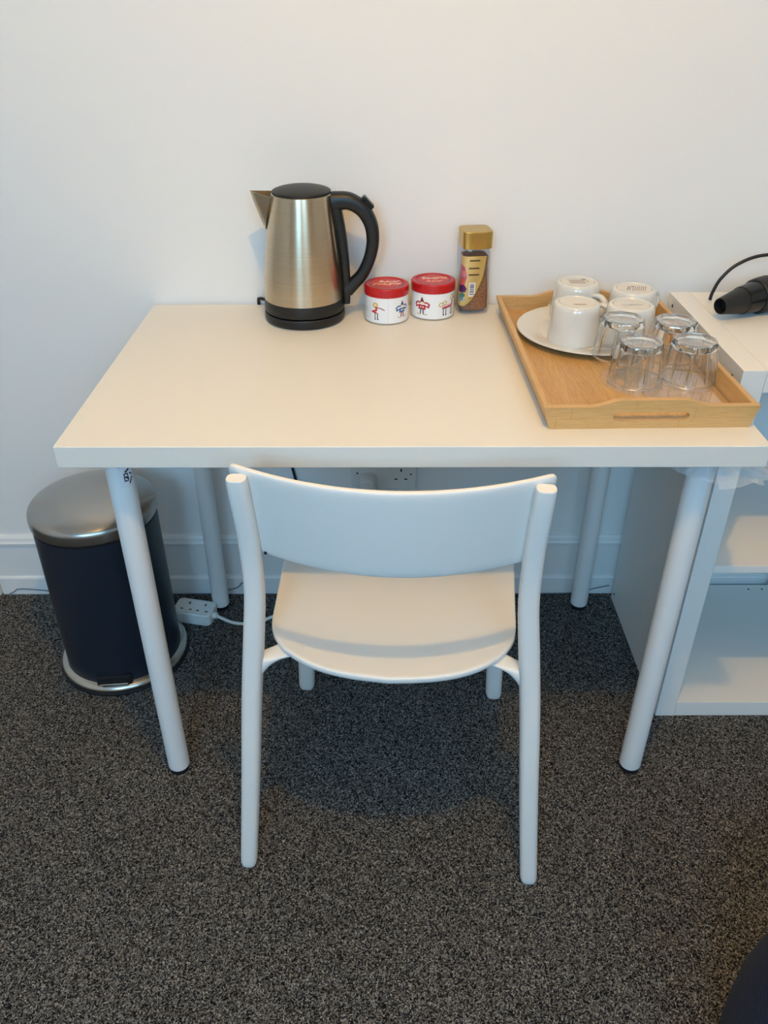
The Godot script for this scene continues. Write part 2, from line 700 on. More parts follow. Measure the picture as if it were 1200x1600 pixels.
# ------------------------------------------------------------------ desk
func build_desk() -> void:
	var t := thing("desk", "white rectangular desk on four round white legs", "desk", Vector3(0, 0, 0.307))
	var s := Shape.new()
	box(s, Vector3(1.0, 0.034, 0.60), Vector3(0, T - 0.017, 0), 0.0016, 2)
	obj("tabletop", s, M.desk, t)
	for sx in [-1, 1]:
		for sz in [1, -1]:
			var c := Vector3(sx * 0.4346, 0, sz * 0.2432)
			s = Shape.new()
			lathe(s, [[Vector2(0, 0.011), Vector2(0.0185, 0.011)], [Vector2(0.0185, 0.011), Vector2(0.02, 0.0135), Vector2(0.02, 0.40), Vector2(0.02, T - 0.038)], [Vector2(0.02, T - 0.038), Vector2(0, T - 0.038)]], 40, c)
			var l := obj("leg", s, M.leg, t)
			s = Shape.new()
			lathe(s, [[Vector2(0, 0.0), Vector2(0.0175, 0.0)], [Vector2(0.0175, 0), Vector2(0.0185, 0.002), Vector2(0.0185, 0.012)], [Vector2(0.0185, 0.012), Vector2(0, 0.012)]], 32, c)
			obj("foot", s, M.rubber, l)
			s = Shape.new()
			lathe(s, [[Vector2(0, T - 0.0385), Vector2(0.034, T - 0.0385)], [Vector2(0.034, T - 0.0385), Vector2(0.036, T - 0.037), Vector2(0.036, T - 0.034)], [Vector2(0.036, T - 0.034), Vector2(0, T - 0.034)]], 32, c)
			obj("mounting_plate", s, M.leg, l)
			if sx == -1 and sz == 1:
				# small printed sticker near the top of this leg
				var im := Image.create(96, 192, false, Image.FORMAT_RGB8)
				im.fill(rgb8(226, 227, 228))
				var k := rgb8(38, 38, 62)
				ink(im, [Vector2(10, 8), Vector2(10, 62)], 3, k)
				ink(im, [Vector2(22, 8), Vector2(22, 40)], 2, rgb8(120, 120, 140))
				ink(im, [Vector2(52, 4), Vector2(62, 30)], 6, k)
				ink(im, [Vector2(34, 108), Vector2(34, 152), Vector2(58, 152), Vector2(58, 108), Vector2(34, 108)], 4, k)
				ink(im, [Vector2(46, 96), Vector2(70, 84)], 6, k)
				ink(im, [Vector2(44, 128), Vector2(60, 140)], 6, k)
				ink(im, [Vector2(66, 170), Vector2(88, 140)], 5, k)
				ink(im, [Vector2(74, 110), Vector2(90, 122)], 4, k)
				s = Shape.new()
				var rows := []
				for i in 2:
					var row := PackedVector3Array()
					for j in 9:
						var a := lerpf(0.22, 1.30, j / 8.0)
						row.append(c + Vector3(sin(a) * 0.0202, lerpf(T - 0.0385, T - 0.090, i), cos(a) * 0.0202))
					rows.append(row)
				s.grid(rows)
				var sm := mat(Color.WHITE, 0.4)
				sm.albedo_texture = tex(im)
				obj("sticker", s, sm, l)
	# crumpled clear wrapping left on top of the front leg
	var f := thing("plastic_wrap", "crumpled clear plastic wrapping hanging at the top of the right front desk leg", "wrapping", Vector3(0.4346, T - 0.034, 0.5502))
	var rng := RandomNumberGenerator.new()
	rng.seed = 8
	s = Shape.new()
	for k in 5:
		var rows := []
		var ang := -1.3 + k * 0.62
		for i in 6:
			var row := PackedVector3Array()
			for j in 12:
				var a := ang + (j / 11.0 - 0.5) * 1.1
				var q := 0.0215 + 0.008 * rng.randf() + i * 0.0045 + (0.007 if k >= 3 else 0.0) * i * 0.7
				row.append(Vector3(sin(a) * q * (1.0 + 0.2 * (k - 2) * (1 if k > 2 else 0)), -0.0055 - i * 0.0042 - rng.randf() * 0.003, cos(a) * q))
			rows.append(row)
		s.grid(rows)
	obj("wrap", s, M.film, f)


# ------------------------------------------------------------------ shelf unit
func build_shelf() -> void:
	var x := 0.5226
	var zf := 0.419
	var zb := 0.029
	var d := zf - zb
	var h := 0.766
	var t := thing("shelf_unit", "white open cube shelf unit beside the desk", "shelf unit", Vector3(x, 0, zb))
	var s := Shape.new()
	var W := 0.77
	box(s, Vector3(0.038, h, d), Vector3(0.019, h / 2, d / 2), 0.0012, 1)
	var sp := obj("side_panel", s, M.shelf, t)
	for q in [[0.025, 0.020], [0.748, 0.03], [0.742, d - 0.035]]:
		s = Shape.new()
		lathe(s, [[Vector2(0, 0.0006), Vector2(0.0032, 0.0006)], [Vector2(0.0032, 0.0006), Vector2(0.0032, -0.001)], [Vector2(0.0032, -0.001), Vector2(0, -0.001)]], 16, Vector3(0, q[0], q[1]), Basis(Vector3.FORWARD, -PI / 2))
		obj("screw_hole", s, M.dark_hole, sp)
	s = Shape.new()
	box(s, Vector3(0.038, h, d), Vector3(W - 0.019, h / 2, d / 2), 0.0012, 1)
	obj("side_panel", s, M.shelf, t)
	s = Shape.new()
	box(s, Vector3(W - 0.0768, 0.038, d - 0.0006), Vector3(W / 2, h - 0.0192, d / 2), 0.0012, 1)
	obj("top_panel", s, M.shelf, t)
	s = Shape.new()
	box(s, Vector3(W - 0.0768, 0.038, d - 0.0006), Vector3(W / 2, 0.0192, d / 2), 0.0012, 1)
	var bp := obj("bottom_panel", s, M.shelf, t)
	for q in [Vector2(0.325, 0.018), Vector2(0.358, 0.018)]:
		s = Shape.new()
		lathe(s, [[Vector2(0, 0.0006), Vector2(0.0022, 0.0006)], [Vector2(0.0022, 0.0006), Vector2(0.0022, -0.001)], [Vector2(0.0022, -0.001), Vector2(0, -0.001)]], 16, Vector3(q.x, 0.0382, q.y))
		obj("peg_hole", s, M.dark_hole, bp)
	s = Shape.new()
	box(s, Vector3(W - 0.0768, 0.016, d - 0.002), Vector3(W / 2, 0.3775, d / 2), 0.001, 1)
	obj("shelf", s, M.shelf, t)
	s = Shape.new()
	box(s, Vector3(0.016, 0.331, d - 0.003), Vector3(W / 2, 0.2035 + 0.0005, d / 2), 0.001, 1)
	obj("divider", s, M.shelf, t)
	s = Shape.new()
	box(s, Vector3(0.016, 0.342, d - 0.003), Vector3(W / 2, 0.5565, d / 2), 0.001, 1)
	obj("divider", s, M.shelf, t)


# ------------------------------------------------------------------ chair
func interp(xs: Array, ys: Array, x: float) -> float:
	if x <= xs[0]:
		return ys[0]
	for i in xs.size() - 1:
		if x <= xs[i + 1]:
			var t: float = (x - xs[i]) / (xs[i + 1] - xs[i])
			var m0: float = (ys[i + 1] - ys[maxi(i - 1, 0)]) / (xs[i + 1] - xs[maxi(i - 1, 0)]) * (xs[i + 1] - xs[i])
			var k2 := mini(i + 2, xs.size() - 1)
			var m1: float = (ys[k2] - ys[i]) / (xs[k2] - xs[i]) * (xs[i + 1] - xs[i])
			var t2 := t * t
			var t3 := t2 * t
			return (2 * t3 - 3 * t2 + 1) * ys[i] + (t3 - 2 * t2 + t) * m0 + (-2 * t3 + 3 * t2) * ys[i + 1] + (t3 - t2) * m1
	return ys[-1]


func back_f(lx: float, y: float) -> float:   # how far forward the rear face of the backrest lies
	var t := (y - 0.625) / 0.143
	return lerpf(0.004 + 1.5 * lx * lx, -0.018 + 1.36 * lx * lx, t)


func build_chair() -> void:
	# local axes: x to the right, y up, -z forward (towards the desk)
	var t := thing("chair", "white plastic chair with curved backrest pulled up to the desk", "chair", Vector3(-0.0345, 0, 0.770), -atan(0.068))
	# backrest
	var s := Shape.new()
	var rings := []
	var us := [-1.0, -0.998, -0.991, -0.978, -0.96, -0.94]
	for i in 35:
		us.append(-0.92 + 1.84 * i / 34.0)
	for q in [0.94, 0.96, 0.978, 0.991, 0.998, 1.0]:
		us.append(q)
	for u in us:
		var ring := PackedVector3Array()
		var e := clampf((absf(u) - 0.945) / 0.055, 0.0, 1.0)      # the rounded ends
		var cut := 0.011 * (1.0 - sqrt(1.0 - e * e))
		var e2 := clampf((absf(u) - 0.972) / 0.028, 0.0, 1.0)
		var thin := 0.25 + 0.75 * sqrt(maxf(0.0, 1.0 - e2 * e2))
		for k in 29:
			var a := TAU * (k % 28) / 28.0
			var yy := signf(sin(a)) * pow(absf(sin(a)), 0.22)
			var zz := signf(cos(a)) * pow(absf(cos(a)), 0.5)
			var ym := 0.6965 + (0.0715 - cut) * yy
			var hwid := lerpf(0.1965, 0.2065, (ym - 0.625) / 0.143)
			var lx: float = u * hwid
			ring.append(Vector3(lx, ym, -back_f(lx, ym) - 0.006 + zz * 0.006 * thin))
		rings.append(ring)
	loft(s, rings)
	obj("backrest", s, M.chair, t)
	# seat
	s = Shape.new()
	var half := []
	for q in [[0.0, 0.0055], [0.05, 0.0105], [0.09, 0.0195], [0.125, 0.0345], [0.155, 0.0565], [0.173, 0.079], [0.1825, 0.098], [0.1867, 0.115], [0.189, 0.135], [0.1915, 0.187], [0.1965, 0.28], [0.1985, 0.34], [0.196, 0.372], [0.183, 0.396], [0.15, 0.408], [0.07, 0.413], [0.0, 0.414]]:
		half.append(Vector3(q[0], q[1], 0))
	half = spline(half, 4)
	var outline := []
	for q in half:
		outline.append(Vector2(q.x, q.y))
	for i in range(half.size() - 2, 0, -1):
		outline.append(Vector2(-half[i].x, half[i].y))
	var no := outline.size()
	rings = []
	for st in [[0.02, 0.4395], [0.25, 0.4397], [0.5, 0.4403], [0.75, 0.442], [0.9, 0.4442], [0.965, 0.4455], [0.985, 0.4458], [0.996, 0.445], [1.0, 0.443], [1.0, 0.438], [0.992, 0.4345], [0.975, 0.433], [0.5, 0.430], [0.02, 0.430]]:
		var ring := PackedVector3Array()
		for k in no + 1:
			var p: Vector2 = outline[k % no]
			var c := Vector2(0, 0.22)
			var q := c + (p - c) * float(st[0])
			var drop := 0.012 * pow(clampf((q.y - 0.30) / 0.11, 0, 1), 2)
			ring.append(Vector3(q.x, float(st[1]) - drop, -q.y))
		rings.append(ring)
	loft(s, rings)
	obj("seat", s, M.chair, t)
	# rear legs that run up into the backrest posts
	for side in [-1, 1]:
		s = Shape.new()
		rings = []
		var ys := [0.0, 0.004, 0.012]
		for i in 30:
			ys.append(0.03 + 0.729 * i / 29.0)
		ys.append(0.7605)
		for i in ys.size():
			var y: float = ys[i]
			var lx := interp([0.0, 0.19, 0.36, 0.48, 0.56, 0.64, 0.70, 0.76], [0.239, 0.2235, 0.2105, 0.1985, 0.1905, 0.1885, 0.189, 0.1905], y)
			var f := interp([0.0, 0.2, 0.43, 0.60, 0.755], [0.0, 0.024, 0.049, 0.0475, 0.0215], y)
			var hw := interp([0.0, 0.2, 0.45, 0.6, 0.76], [0.0140, 0.0150, 0.0156, 0.0142, 0.0130], y)
			var hd := interp([0.0, 0.3, 0.45, 0.6, 0.76], [0.0130, 0.0165, 0.018, 0.0145, 0.0125], y)
			var shrink := 1.0
			if i == 0:
				shrink = 0.72
			elif i == 1:
				shrink = 0.9
			elif i == ys.size() - 1:
				shrink = 0.93
			var ring := PackedVector3Array()
			for k in 29:
				var a := TAU * (k % 28) / 28.0
				var sx := signf(cos(a)) * pow(absf(cos(a)), 2.0 / 3.0)
				var sz := signf(sin(a)) * pow(absf(sin(a)), 2.0 / 2.6)
				if sz < 0:
					sz *= 0.8      # flatter towards the backrest
				ring.append(Vector3(side * lx + sx * hw * shrink, y, -f + sz * hd * shrink))
			rings.append(ring)
		loft(s, rings)
		obj("leg", s, M.chair, t)
		# bracket that carries the seat on the post
		s = Shape.new()
		rings = []
		for i in 13:
			var w := i / 12.0
			var lx := lerpf(0.203, 0.150, w)
			var f := lerpf(0.048, 0.078, w)
			var top := lerpf(0.437, 0.4335, w)
			var low := top - 0.006 - 0.052 * pow(1.0 - w, 2.6)
			var hd := lerpf(0.0135, 0.020, w)
			var ring := PackedVector3Array()
			for k in 17:
				var a := TAU * (k % 16) / 16.0
				var sy := signf(sin(a)) * pow(absf(sin(a)), 0.6)
				var sz := signf(cos(a)) * pow(absf(cos(a)), 0.6)
				ring.append(Vector3(side * lx, (top + low) / 2 + sy * (top - low) / 2, -f + sz * hd))
			rings.append(ring)
		loft(s, rings)
		obj("bracket", s, M.chair, t)
		# front leg
		s = Shape.new()
		rings = []
		for i in 16:
			var y: float = [0.0, 0.004, 0.012][i] if i < 3 else 0.03 + 0.402 * (i - 3) / 12.0
			var w := y / 0.432
			var lx := lerpf(0.200, 0.178, w)
			var f := lerpf(0.424, 0.372, w)
			var hw := lerpf(0.0165, 0.018, w)
			var shrink := 0.72 if i == 0 else 0.9 if i == 1 else 1.0
			var ring := PackedVector3Array()
			for k in 25:
				var a := TAU * (k % 24) / 24.0
				var sx := signf(cos(a)) * pow(absf(cos(a)), 0.66)
				var sz := signf(sin(a)) * pow(absf(sin(a)), 0.8)
				ring.append(Vector3(side * lx + sx * hw * shrink, y, -f + sz * hw * 0.95 * shrink))
			rings.append(ring)
		loft(s, rings)
		obj("leg", s, M.chair, t)
	# tiny dark plug at the lower left corner of the backrest
	s = Shape.new()
	lathe(s, [[Vector2(0, 0.0012), Vector2(0.0022, 0.0008), Vector2(0.0022, -0.002)], [Vector2(0.0022, -0.002), Vector2(0, -0.002)]], 12, Vector3(-0.169, 0.6285, -back_f(0.169, 0.6285)), Basis(Vector3.RIGHT, PI / 2))
	obj("plug", s, M.dark_hole, t)


# ------------------------------------------------------------------ pedal bin
func build_bin() -> void:
	var t := thing("pedal_bin", "dark blue cylindrical pedal bin with domed steel lid", "bin", Vector3(-0.624, 0, 0.224))
	var s := Shape.new()
	lathe(s, [[Vector2(0, 0), Vector2(0.137, 0)], [Vector2(0.137, 0), Vector2(0.1395, 0.003), Vector2(0.1395, 0.007), Vector2(0.137, 0.010)], [Vector2(0.138, 0.010), Vector2(0, 0.010)]], 72)
	obj("base_ring", s, M.rubber, t)
	s = Shape.new()
	lathe(s, [[Vector2(0.11, 0.010), Vector2(0.1365, 0.010)], spline2([Vector2(0.1365, 0.010), Vector2(0.1378, 0.0135), Vector2(0.1355, 0.0185), Vector2(0.131, 0.0225), Vector2(0.1245, 0.0255)], 4), [Vector2(0.1245, 0.0255), Vector2(0.11, 0.0255), Vector2(0.11, 0.010)]], 72)
	obj("skirt", s, M.chrome, t)
	s = Shape.new()
	lathe(s, [[Vector2(0, 0.012), Vector2(0.1225, 0.012)], [Vector2(0.1225, 0.012), Vector2(0.1222, 0.20), Vector2(0.1215, 0.372)], [Vector2(0.1215, 0.372), Vector2(0, 0.372)]], 72)
	obj("body", s, M.bin_body, t)
	s = Shape.new()
	lathe(s, [[Vector2(0, 0.372), Vector2(0.122, 0.372)], [Vector2(0.122, 0.372), Vector2(0.122, 0.377)], [Vector2(0.122, 0.377), Vector2(0, 0.377)]], 72)
	obj("gasket", s, M.rubber, t)
	s = Shape.new()
	lathe(s, [[Vector2(0, 0.378), Vector2(0.1215, 0.378)], spline2([Vector2(0.1215, 0.378), Vector2(0.1245, 0.381), Vector2(0.125, 0.392), Vector2(0.1235, 0.402), Vector2(0.118, 0.409), Vector2(0.105, 0.4165), Vector2(0.085, 0.4245), Vector2(0.06, 0.4315), Vector2(0.03, 0.436), Vector2(0.0, 0.4375)], 5)], 96)
	obj("lid", s, M.bin_steel, t)
	# pedal: dark recess with a bright bar
	var p := Node3D.new()
	p.name = "pedal"
	t.add_child(p)
	p.rotation.y = 0.10
	s = Shape.new()
	box(s, Vector3(0.074, 0.028, 0.018), Vector3(0, 0.033, 0.1190), 0.006, 3)
	obj("pedal_recess", s, M.dark_hole, p)
	s = Shape.new()
	box(s, Vector3(0.060, 0.004, 0.018), Vector3(0.0, 0.0305, 0.1262), 0.002, 2)
	obj("pedal_bar", s, M.chrome, p)


# ------------------------------------------------------------------ bamboo tray
func end_wall(z: float, lean: float, thick: float, half_b: float, half_t: float, hgt: float) -> Shape:
	# an end of the tray: straight, with a raised arch over a hand slot
	var s := Shape.new()
	var o := lambda_map.bind(z, lean, hgt)
	var i := lambda_map.bind(z - signf(z) * thick, lean, hgt)
	var mid := 0.0195
	var sl := 0.055
	var sr := 0.0075
	var low := PackedVector2Array([Vector2(-half_b, 0), Vector2(half_b, 0), Vector2(lerpf(half_b, half_t, mid / hgt), mid)])
	var arc := []
	for k in 13:
		var a := PI * k / 12.0
		arc.append(Vector2(sl - sr + sin(0.0), 0))
	low.append(Vector2(sl, mid))
	for k in 9:
		var a := -PI / 2 * k / 8.0
		low.append(Vector2(sl - sr + cos(a) * sr, mid + sin(a) * sr))
	for k in 9:
		var a := -PI / 2 - PI / 2 * k / 8.0
		low.append(Vector2(-sl + sr + cos(a) * sr, mid + sin(a) * sr))
	low.append(Vector2(-lerpf(half_b, half_t, mid / hgt), mid))
	prism(s, dedupe(low), o, i, 1.0)
	var up := PackedVector2Array([Vector2(-lerpf(half_b, half_t, mid / hgt), mid), Vector2(-sl, mid)])
	for k in 9:
		var a := PI - PI / 2 * k / 8.0
		up.append(Vector2(-sl + sr + cos(a) * sr, mid + sin(a) * sr * 0.75))
	for k in 9:
		var a := PI / 2 - PI / 2 * k / 8.0
		up.append(Vector2(sl - sr + cos(a) * sr, mid + sin(a) * sr * 0.75))
	up.append(Vector2(sl, mid))
	up.append(Vector2(lerpf(half_b, half_t, mid / hgt), mid))
	up.append(Vector2(half_t, hgt))
	for k in 21:
		var x := lerpf(0.088, -0.088, k / 20.0)
		var w := clampf((0.088 - absf(x)) / 0.045, 0.0, 1.0)
		up.append(Vector2(x, hgt + 0.010 * w * w * (3 - 2 * w)))
	up.append(Vector2(-half_t, hgt))
	prism(s, dedupe(up), o, i, 1.0)
	return s


func dedupe(p: PackedVector2Array) -> PackedVector2Array:
	var out := PackedVector2Array()
	for q in p:
		if out.is_empty() or out[-1].distance_to(q) > 1e-6:
			out.append(q)
	if out[0].distance_to(out[-1]) < 1e-6:
		out.remove_at(out.size() - 1)
	return out


func lambda_map(p: Vector2, z: float, lean: float, hgt: float) -> Vector3:
	return Vector3(p.x, p.y, z + lean * p.y / hgt)


func build_tray() -> void:
	var hgt := 0.034
	var hb := 0.1455
	var ht := 0.1555
	var hl := 0.2495
	var t := thing("tray", "bamboo serving tray with handle slots on the desk", "tray", Vector3(0.3385, T, 0.3025), 0.020)
	var s := Shape.new()
	box(s, Vector3(2 * hb - 0.012, 0.007, 2 * hl - 0.018), Vector3(0, 0.0045, 0), 0.0008, 1)
	for q in s.v.size():
		s.uv[q] = Vector2(s.v[q].z, s.v[q].x)
	obj("tray_floor", s, M.bamboo0, t)
	for sd in [-1, 1]:
		s = Shape.new()
		var th := 0.0095
		var poly := PackedVector2Array([Vector2(hb - 0.0045, 0), Vector2(hb, 0), Vector2(ht - 0.0006, hgt - 0.0012), Vector2(ht - 0.0015, hgt), Vector2(ht - th + 0.0008, hgt), Vector2(ht - th, hgt - 0.001)])
		prism(s, poly, func(p): return Vector3(sd * p.x, p.y, hl - 0.0101), func(p): return Vector3(sd * p.x, p.y, -hl + 0.0101))
		for q in s.v.size():
			s.uv[q] = Vector2(s.v[q].z, s.v[q].y + s.v[q].x)
		obj("side_wall", s, M.bamboo1, t)
	for sd in [-1, 1]:
		s = end_wall(sd * hl, 0.0, 0.010, hb, ht, hgt)
		obj("end_wall", s, M.bamboo2, t)


# ------------------------------------------------------------------ kettle
func build_kettle() -> void:
	var t := thing("kettle", "brushed steel electric kettle with black handle standing on its black base", "kettle", Vector3(-0.190, T, 0.083))
	# base with cord
	var s := Shape.new()
	lathe(s, [[Vector2(0, 0.0), Vector2(0.070, 0.0)], spline2([Vector2(0.070, 0.0), Vector2(0.0745, 0.003), Vector2(0.0762, 0.008), Vector2(0.0762, 0.0165), Vector2(0.0750, 0.0185)], 4), [Vector2(0.0750, 0.0185), Vector2(0, 0.0185)]], 64)
	var base := obj("power_base", s, M.black, t)
	s = Shape.new()
	tube(s, spline([Vector3(-0.050, 0.008, -0.050), Vector3(-0.070, 0.0085, -0.058), Vector3(-0.086, 0.0135, -0.066), Vector3(-0.0965, 0.0125, -0.0735), Vector3(-0.1000, 0.001, -0.0790), Vector3(-0.098, -0.08, -0.0794), Vector3(-0.078, -0.24, -0.079), Vector3(-0.052, -0.398, -0.0765), Vector3(-0.0435, -0.43, -0.0745), Vector3(-0.02, -0.56, -0.05), Vector3(0.01, -0.68, 0.0), Vector3(0.04, -0.7295, 0.06), Vector3(0.10, -0.7305, 0.16)], 10), 0.0032, 10)
	obj("power_cord", s, M.black_soft, base)
	# body
	s = Shape.new()
	lathe(s, [[Vector2(0, 0.0205), Vector2(0.0735, 0.0205)], [Vector2(0.0735, 0.0205), Vector2(0.0757, 0.022), Vector2(0.0757, 0.034), Vector2(0.0750, 0.043)], [Vector2(0.0750, 0.043), Vector2(0, 0.043)]], 64)
	obj("lower_band", s, M.black, t)
	s = Shape.new()
	var body_r := func(y: float) -> float: return interp([0.043, 0.07, 0.115, 0.16, 0.20, 0.225, 0.2275], [0.0746, 0.0738, 0.0702, 0.0648, 0.0588, 0.0546, 0.0540], y)
	var pr := []
	for i in 25:
		var y := lerpf(0.043, 0.2275, i / 24.0)
		pr.append(Vector2(body_r.call(y), y))
	lathe(s, [[Vector2(0, 0.043), Vector2(0.0746, 0.043)], pr, [Vector2(0.0540, 0.2275), Vector2(0.0525, 0.229), Vector2(0.0, 0.229)]], 96)
	lean(s)
	obj("body", s, M.steel, t)
	# spout: a folded beak running out from the left flank
	s = Shape.new()
	var rings := []
	for i in 9:
		var w := i / 8.0                          # 0 = at the body, 1 = lip
		var ring := PackedVector3Array()
		for k in 15:
			var u := -1.0 + 2.0 * k / 14.0        # across the V
			var y := lerpf(0.165, 0.2265, w)
			var br: float = body_r.call(y) - 0.002
			var halfang := lerpf(0.06, 0.50, w)
			var reach := lerpf(0.000, 0.0330, pow(w, 0.9))
			var a := u * halfang
			var prof := pow(1.0 - pow(absf(u), 1.25), 1.0)
			var q := br + reach * prof + 0.0014
			ring.append(Vector3(-cos(a) * q, y + 0.006 * w * (1.0 - absf(u)), sin(a) * br * 1.02))
		rings.append(ring)
	s.grid(rings)
	var inner := []
	for row in rings:
		var r2 := PackedVector3Array()
		for p in row:
			r2.append(p + Vector3(0.0013, 0, 0))
		inner.append(r2)
	inner.reverse()
	s.grid(inner)
	s.grid([rings[-1], inner[0]])
	obj("spout", s, M.steel, t)
	# lid
	s = Shape.new()
	lathe(s, [[Vector2(0, 0.228), Vector2(0.0518, 0.228)], spline2([Vector2(0.0518, 0.228), Vector2(0.0524, 0.231), Vector2(0.0512, 0.2335), Vector2(0.042, 0.2368), Vector2(0.028, 0.2395), Vector2(0.012, 0.241), Vector2(0, 0.2413)], 5)], 64)
	lean(s)
	obj("lid", s, M.black_soft, t)
	# handle: back strip along the body and a bow
	s = Shape.new()
	var path := spline([Vector3(0.0590, 0.2215, 0), Vector3(0.0645, 0.203, 0), Vector3(0.0730, 0.160, 0), Vector3(0.0780, 0.115, 0), Vector3(0.0805, 0.070, 0), Vector3(0.0800, 0.030, 0)], 8)
	var rr := []
	for i in path.size():
		var w := i / float(path.size() - 1)
		rr.append(Vector2(0.0155 - 0.004 * w, 0.0115 - 0.0045 * w))
	tube(s, path, rr, 16, Vector3.RIGHT, 3.0)
	var strip := obj("handle", s, M.black, t)
	s = Shape.new()
	path = spline([Vector3(0.054, 0.2120, 0), Vector3(0.068, 0.2145, 0), Vector3(0.090, 0.2140, 0), Vector3(0.113, 0.200, 0), Vector3(0.1275, 0.175, 0), Vector3(0.1310, 0.146, 0), Vector3(0.1255, 0.116, 0), Vector3(0.112, 0.086, 0), Vector3(0.094, 0.066, 0), Vector3(0.0815, 0.0540, 0)], 8)
	rr = []
	for i in path.size():
		var w := i / float(path.size() - 1)
		rr.append(Vector2(interp([0.0, 0.2, 0.5, 0.8, 1.0], [0.0170, 0.0160, 0.0140, 0.0135, 0.0130], w), interp([0.0, 0.2, 0.5, 0.8, 1.0], [0.0180, 0.0150, 0.0122, 0.0112, 0.0135], w)))
	tube(s, path, rr, 18, Vector3.UP, 2.6)
	obj("handle_bow", s, M.black, strip)
	s = Shape.new()
	box(s, Vector3(0.027, 0.012, 0.018), Vector3(0.1215, 0.2115, 0), 0.003, 2, Basis(Vector3.BACK, -0.82))
	obj("switch", s, M.black_gloss, strip)


func lean(s: Shape) -> void:      # the jug is a little steeper on the handle side
	for i in s.v.size():
		s.v[i].x += 0.0045 * clampf((s.v[i].y - 0.043) / 0.185, 0.0, 1.1)


# ------------------------------------------------------------------ tins
func elf(im: Image, c: Vector2, k: float, hat: Color, coat: Color, legs: Color) -> void:
	var skin := rgb8(240, 214, 176)
	poly2(im, [c + Vector2(0, -52) * k, c + Vector2(-12, -22) * k, c + Vector2(12, -22) * k], hat)
	disc(im, c + Vector2(0, -16) * k, 10 * k, skin)
	disc(im, c + Vector2(0, -8) * k, 8 * k, rgb8(248, 246, 240))
	poly2(im, [c + Vector2(-16, -8) * k, c + Vector2(16, -8) * k, c + Vector2(20, 18) * k, c + Vector2(-20, 18) * k], coat)
	for s in [-1, 1]:
		ink(im, [c + Vector2(12 * s, -6) * k, c + Vector2(32 * s, 4) * k, c + Vector2(36 * s, -12) * k, c + Vector2(24 * s, -22) * k, c + Vector2(14 * s, -20) * k], 4 * k, coat)
		ink(im, [c + Vector2(6 * s, 18) * k, c + Vector2(8 * s, 40) * k], 3.5 * k, legs)
		ink(im, [c + Vector2(8 * s, 44) * k, c + Vector2(20 * s, 46) * k, c + Vector2(26 * s, 40) * k], 2 * k, rgb8(196, 160, 96))
	disc(im, c + Vector2(-6, 4) * k, 4 * k, rgb8(245, 245, 245))
	disc(im, c + Vector2(6, 4) * k, 4 * k, rgb8(245, 245, 245))


func dancer(im: Image, c: Vector2, k: float) -> void:
	ring2(im, c + Vector2(-4, -34) * k, 12 * k, 4 * k, rgb8(206, 176, 104))
	disc(im, c + Vector2(-2, -32) * k, 8 * k, rgb8(240, 220, 170))
	ink(im, [c + Vector2(0, -22) * k, c + Vector2(2, -4) * k, c + Vector2(-22, 6) * k, c + Vector2(0, 12) * k], 5 * k, rgb8(196, 40, 52))
	ink(im, [c + Vector2(2, -20) * k, c + Vector2(26, -18) * k, c + Vector2(44, -8) * k], 3 * k, rgb8(150, 92, 96))
	for s in [-6, 8]:
		ink(im, [c + Vector2(s, 14) * k, c + Vector2(s, 48) * k], 2.5 * k, rgb8(70, 70, 84))
		disc(im, c + Vector2(s + 2, 50) * k, 4 * k, rgb8(50, 50, 60))


func horse(im: Image, c: Vector2, k: float) -> void:
	var gold := rgb8(204, 180, 116)
	var red := rgb8(178, 36, 58)
	ring2(im, c + Vector2(-44, -8) * k, 10 * k, 3 * k, gold)
	ring2(im, c + Vector2(-24, -16) * k, 9 * k, 3 * k, gold)
	ink(im, [c + Vector2(-34, 12) * k, c + Vector2(12, 8) * k, c + Vector2(24, 2) * k, c + Vector2(26, -22) * k], 5 * k, red)
	ink(im, [c + Vector2(-30, 2) * k, c + Vector2(10, -2) * k], 4 * k, rgb8(238, 170, 176))
	ring2(im, c + Vector2(26, -38) * k, 13 * k, 4 * k, gold)
	disc(im, c + Vector2(26, -38) * k, 9 * k, rgb8(244, 230, 196))
	ink(im, [c + Vector2(34, -34) * k, c + Vector2(48, -30) * k], 3.5 * k, rgb8(150, 70, 80))
	for x in [-32, -18, 14, 26]:
		ink(im, [c + Vector2(x, 14) * k, c + Vector2(x, 48) * k], 2.5 * k, rgb8(84, 96, 108))
		disc(im, c + Vector2(x + 1, 50) * k, 4 * k, rgb8(44, 46, 56))


func scribble(im: Image, y: float, x0: float, x1: float, amp: float, w: float, c: Color, ph: float) -> void:
	var pts := []
	for i in 41:
		var q := i / 40.0
		pts.append(Vector2(lerpf(x0, x1, q) + amp * 0.5 * sin(q * 19.0 + ph * 2.0), y + amp * sin(q * 23.0 + ph) * (0.6 + 0.4 * sin(q * 7.0 + ph))))
	ink(im, pts, w, c)


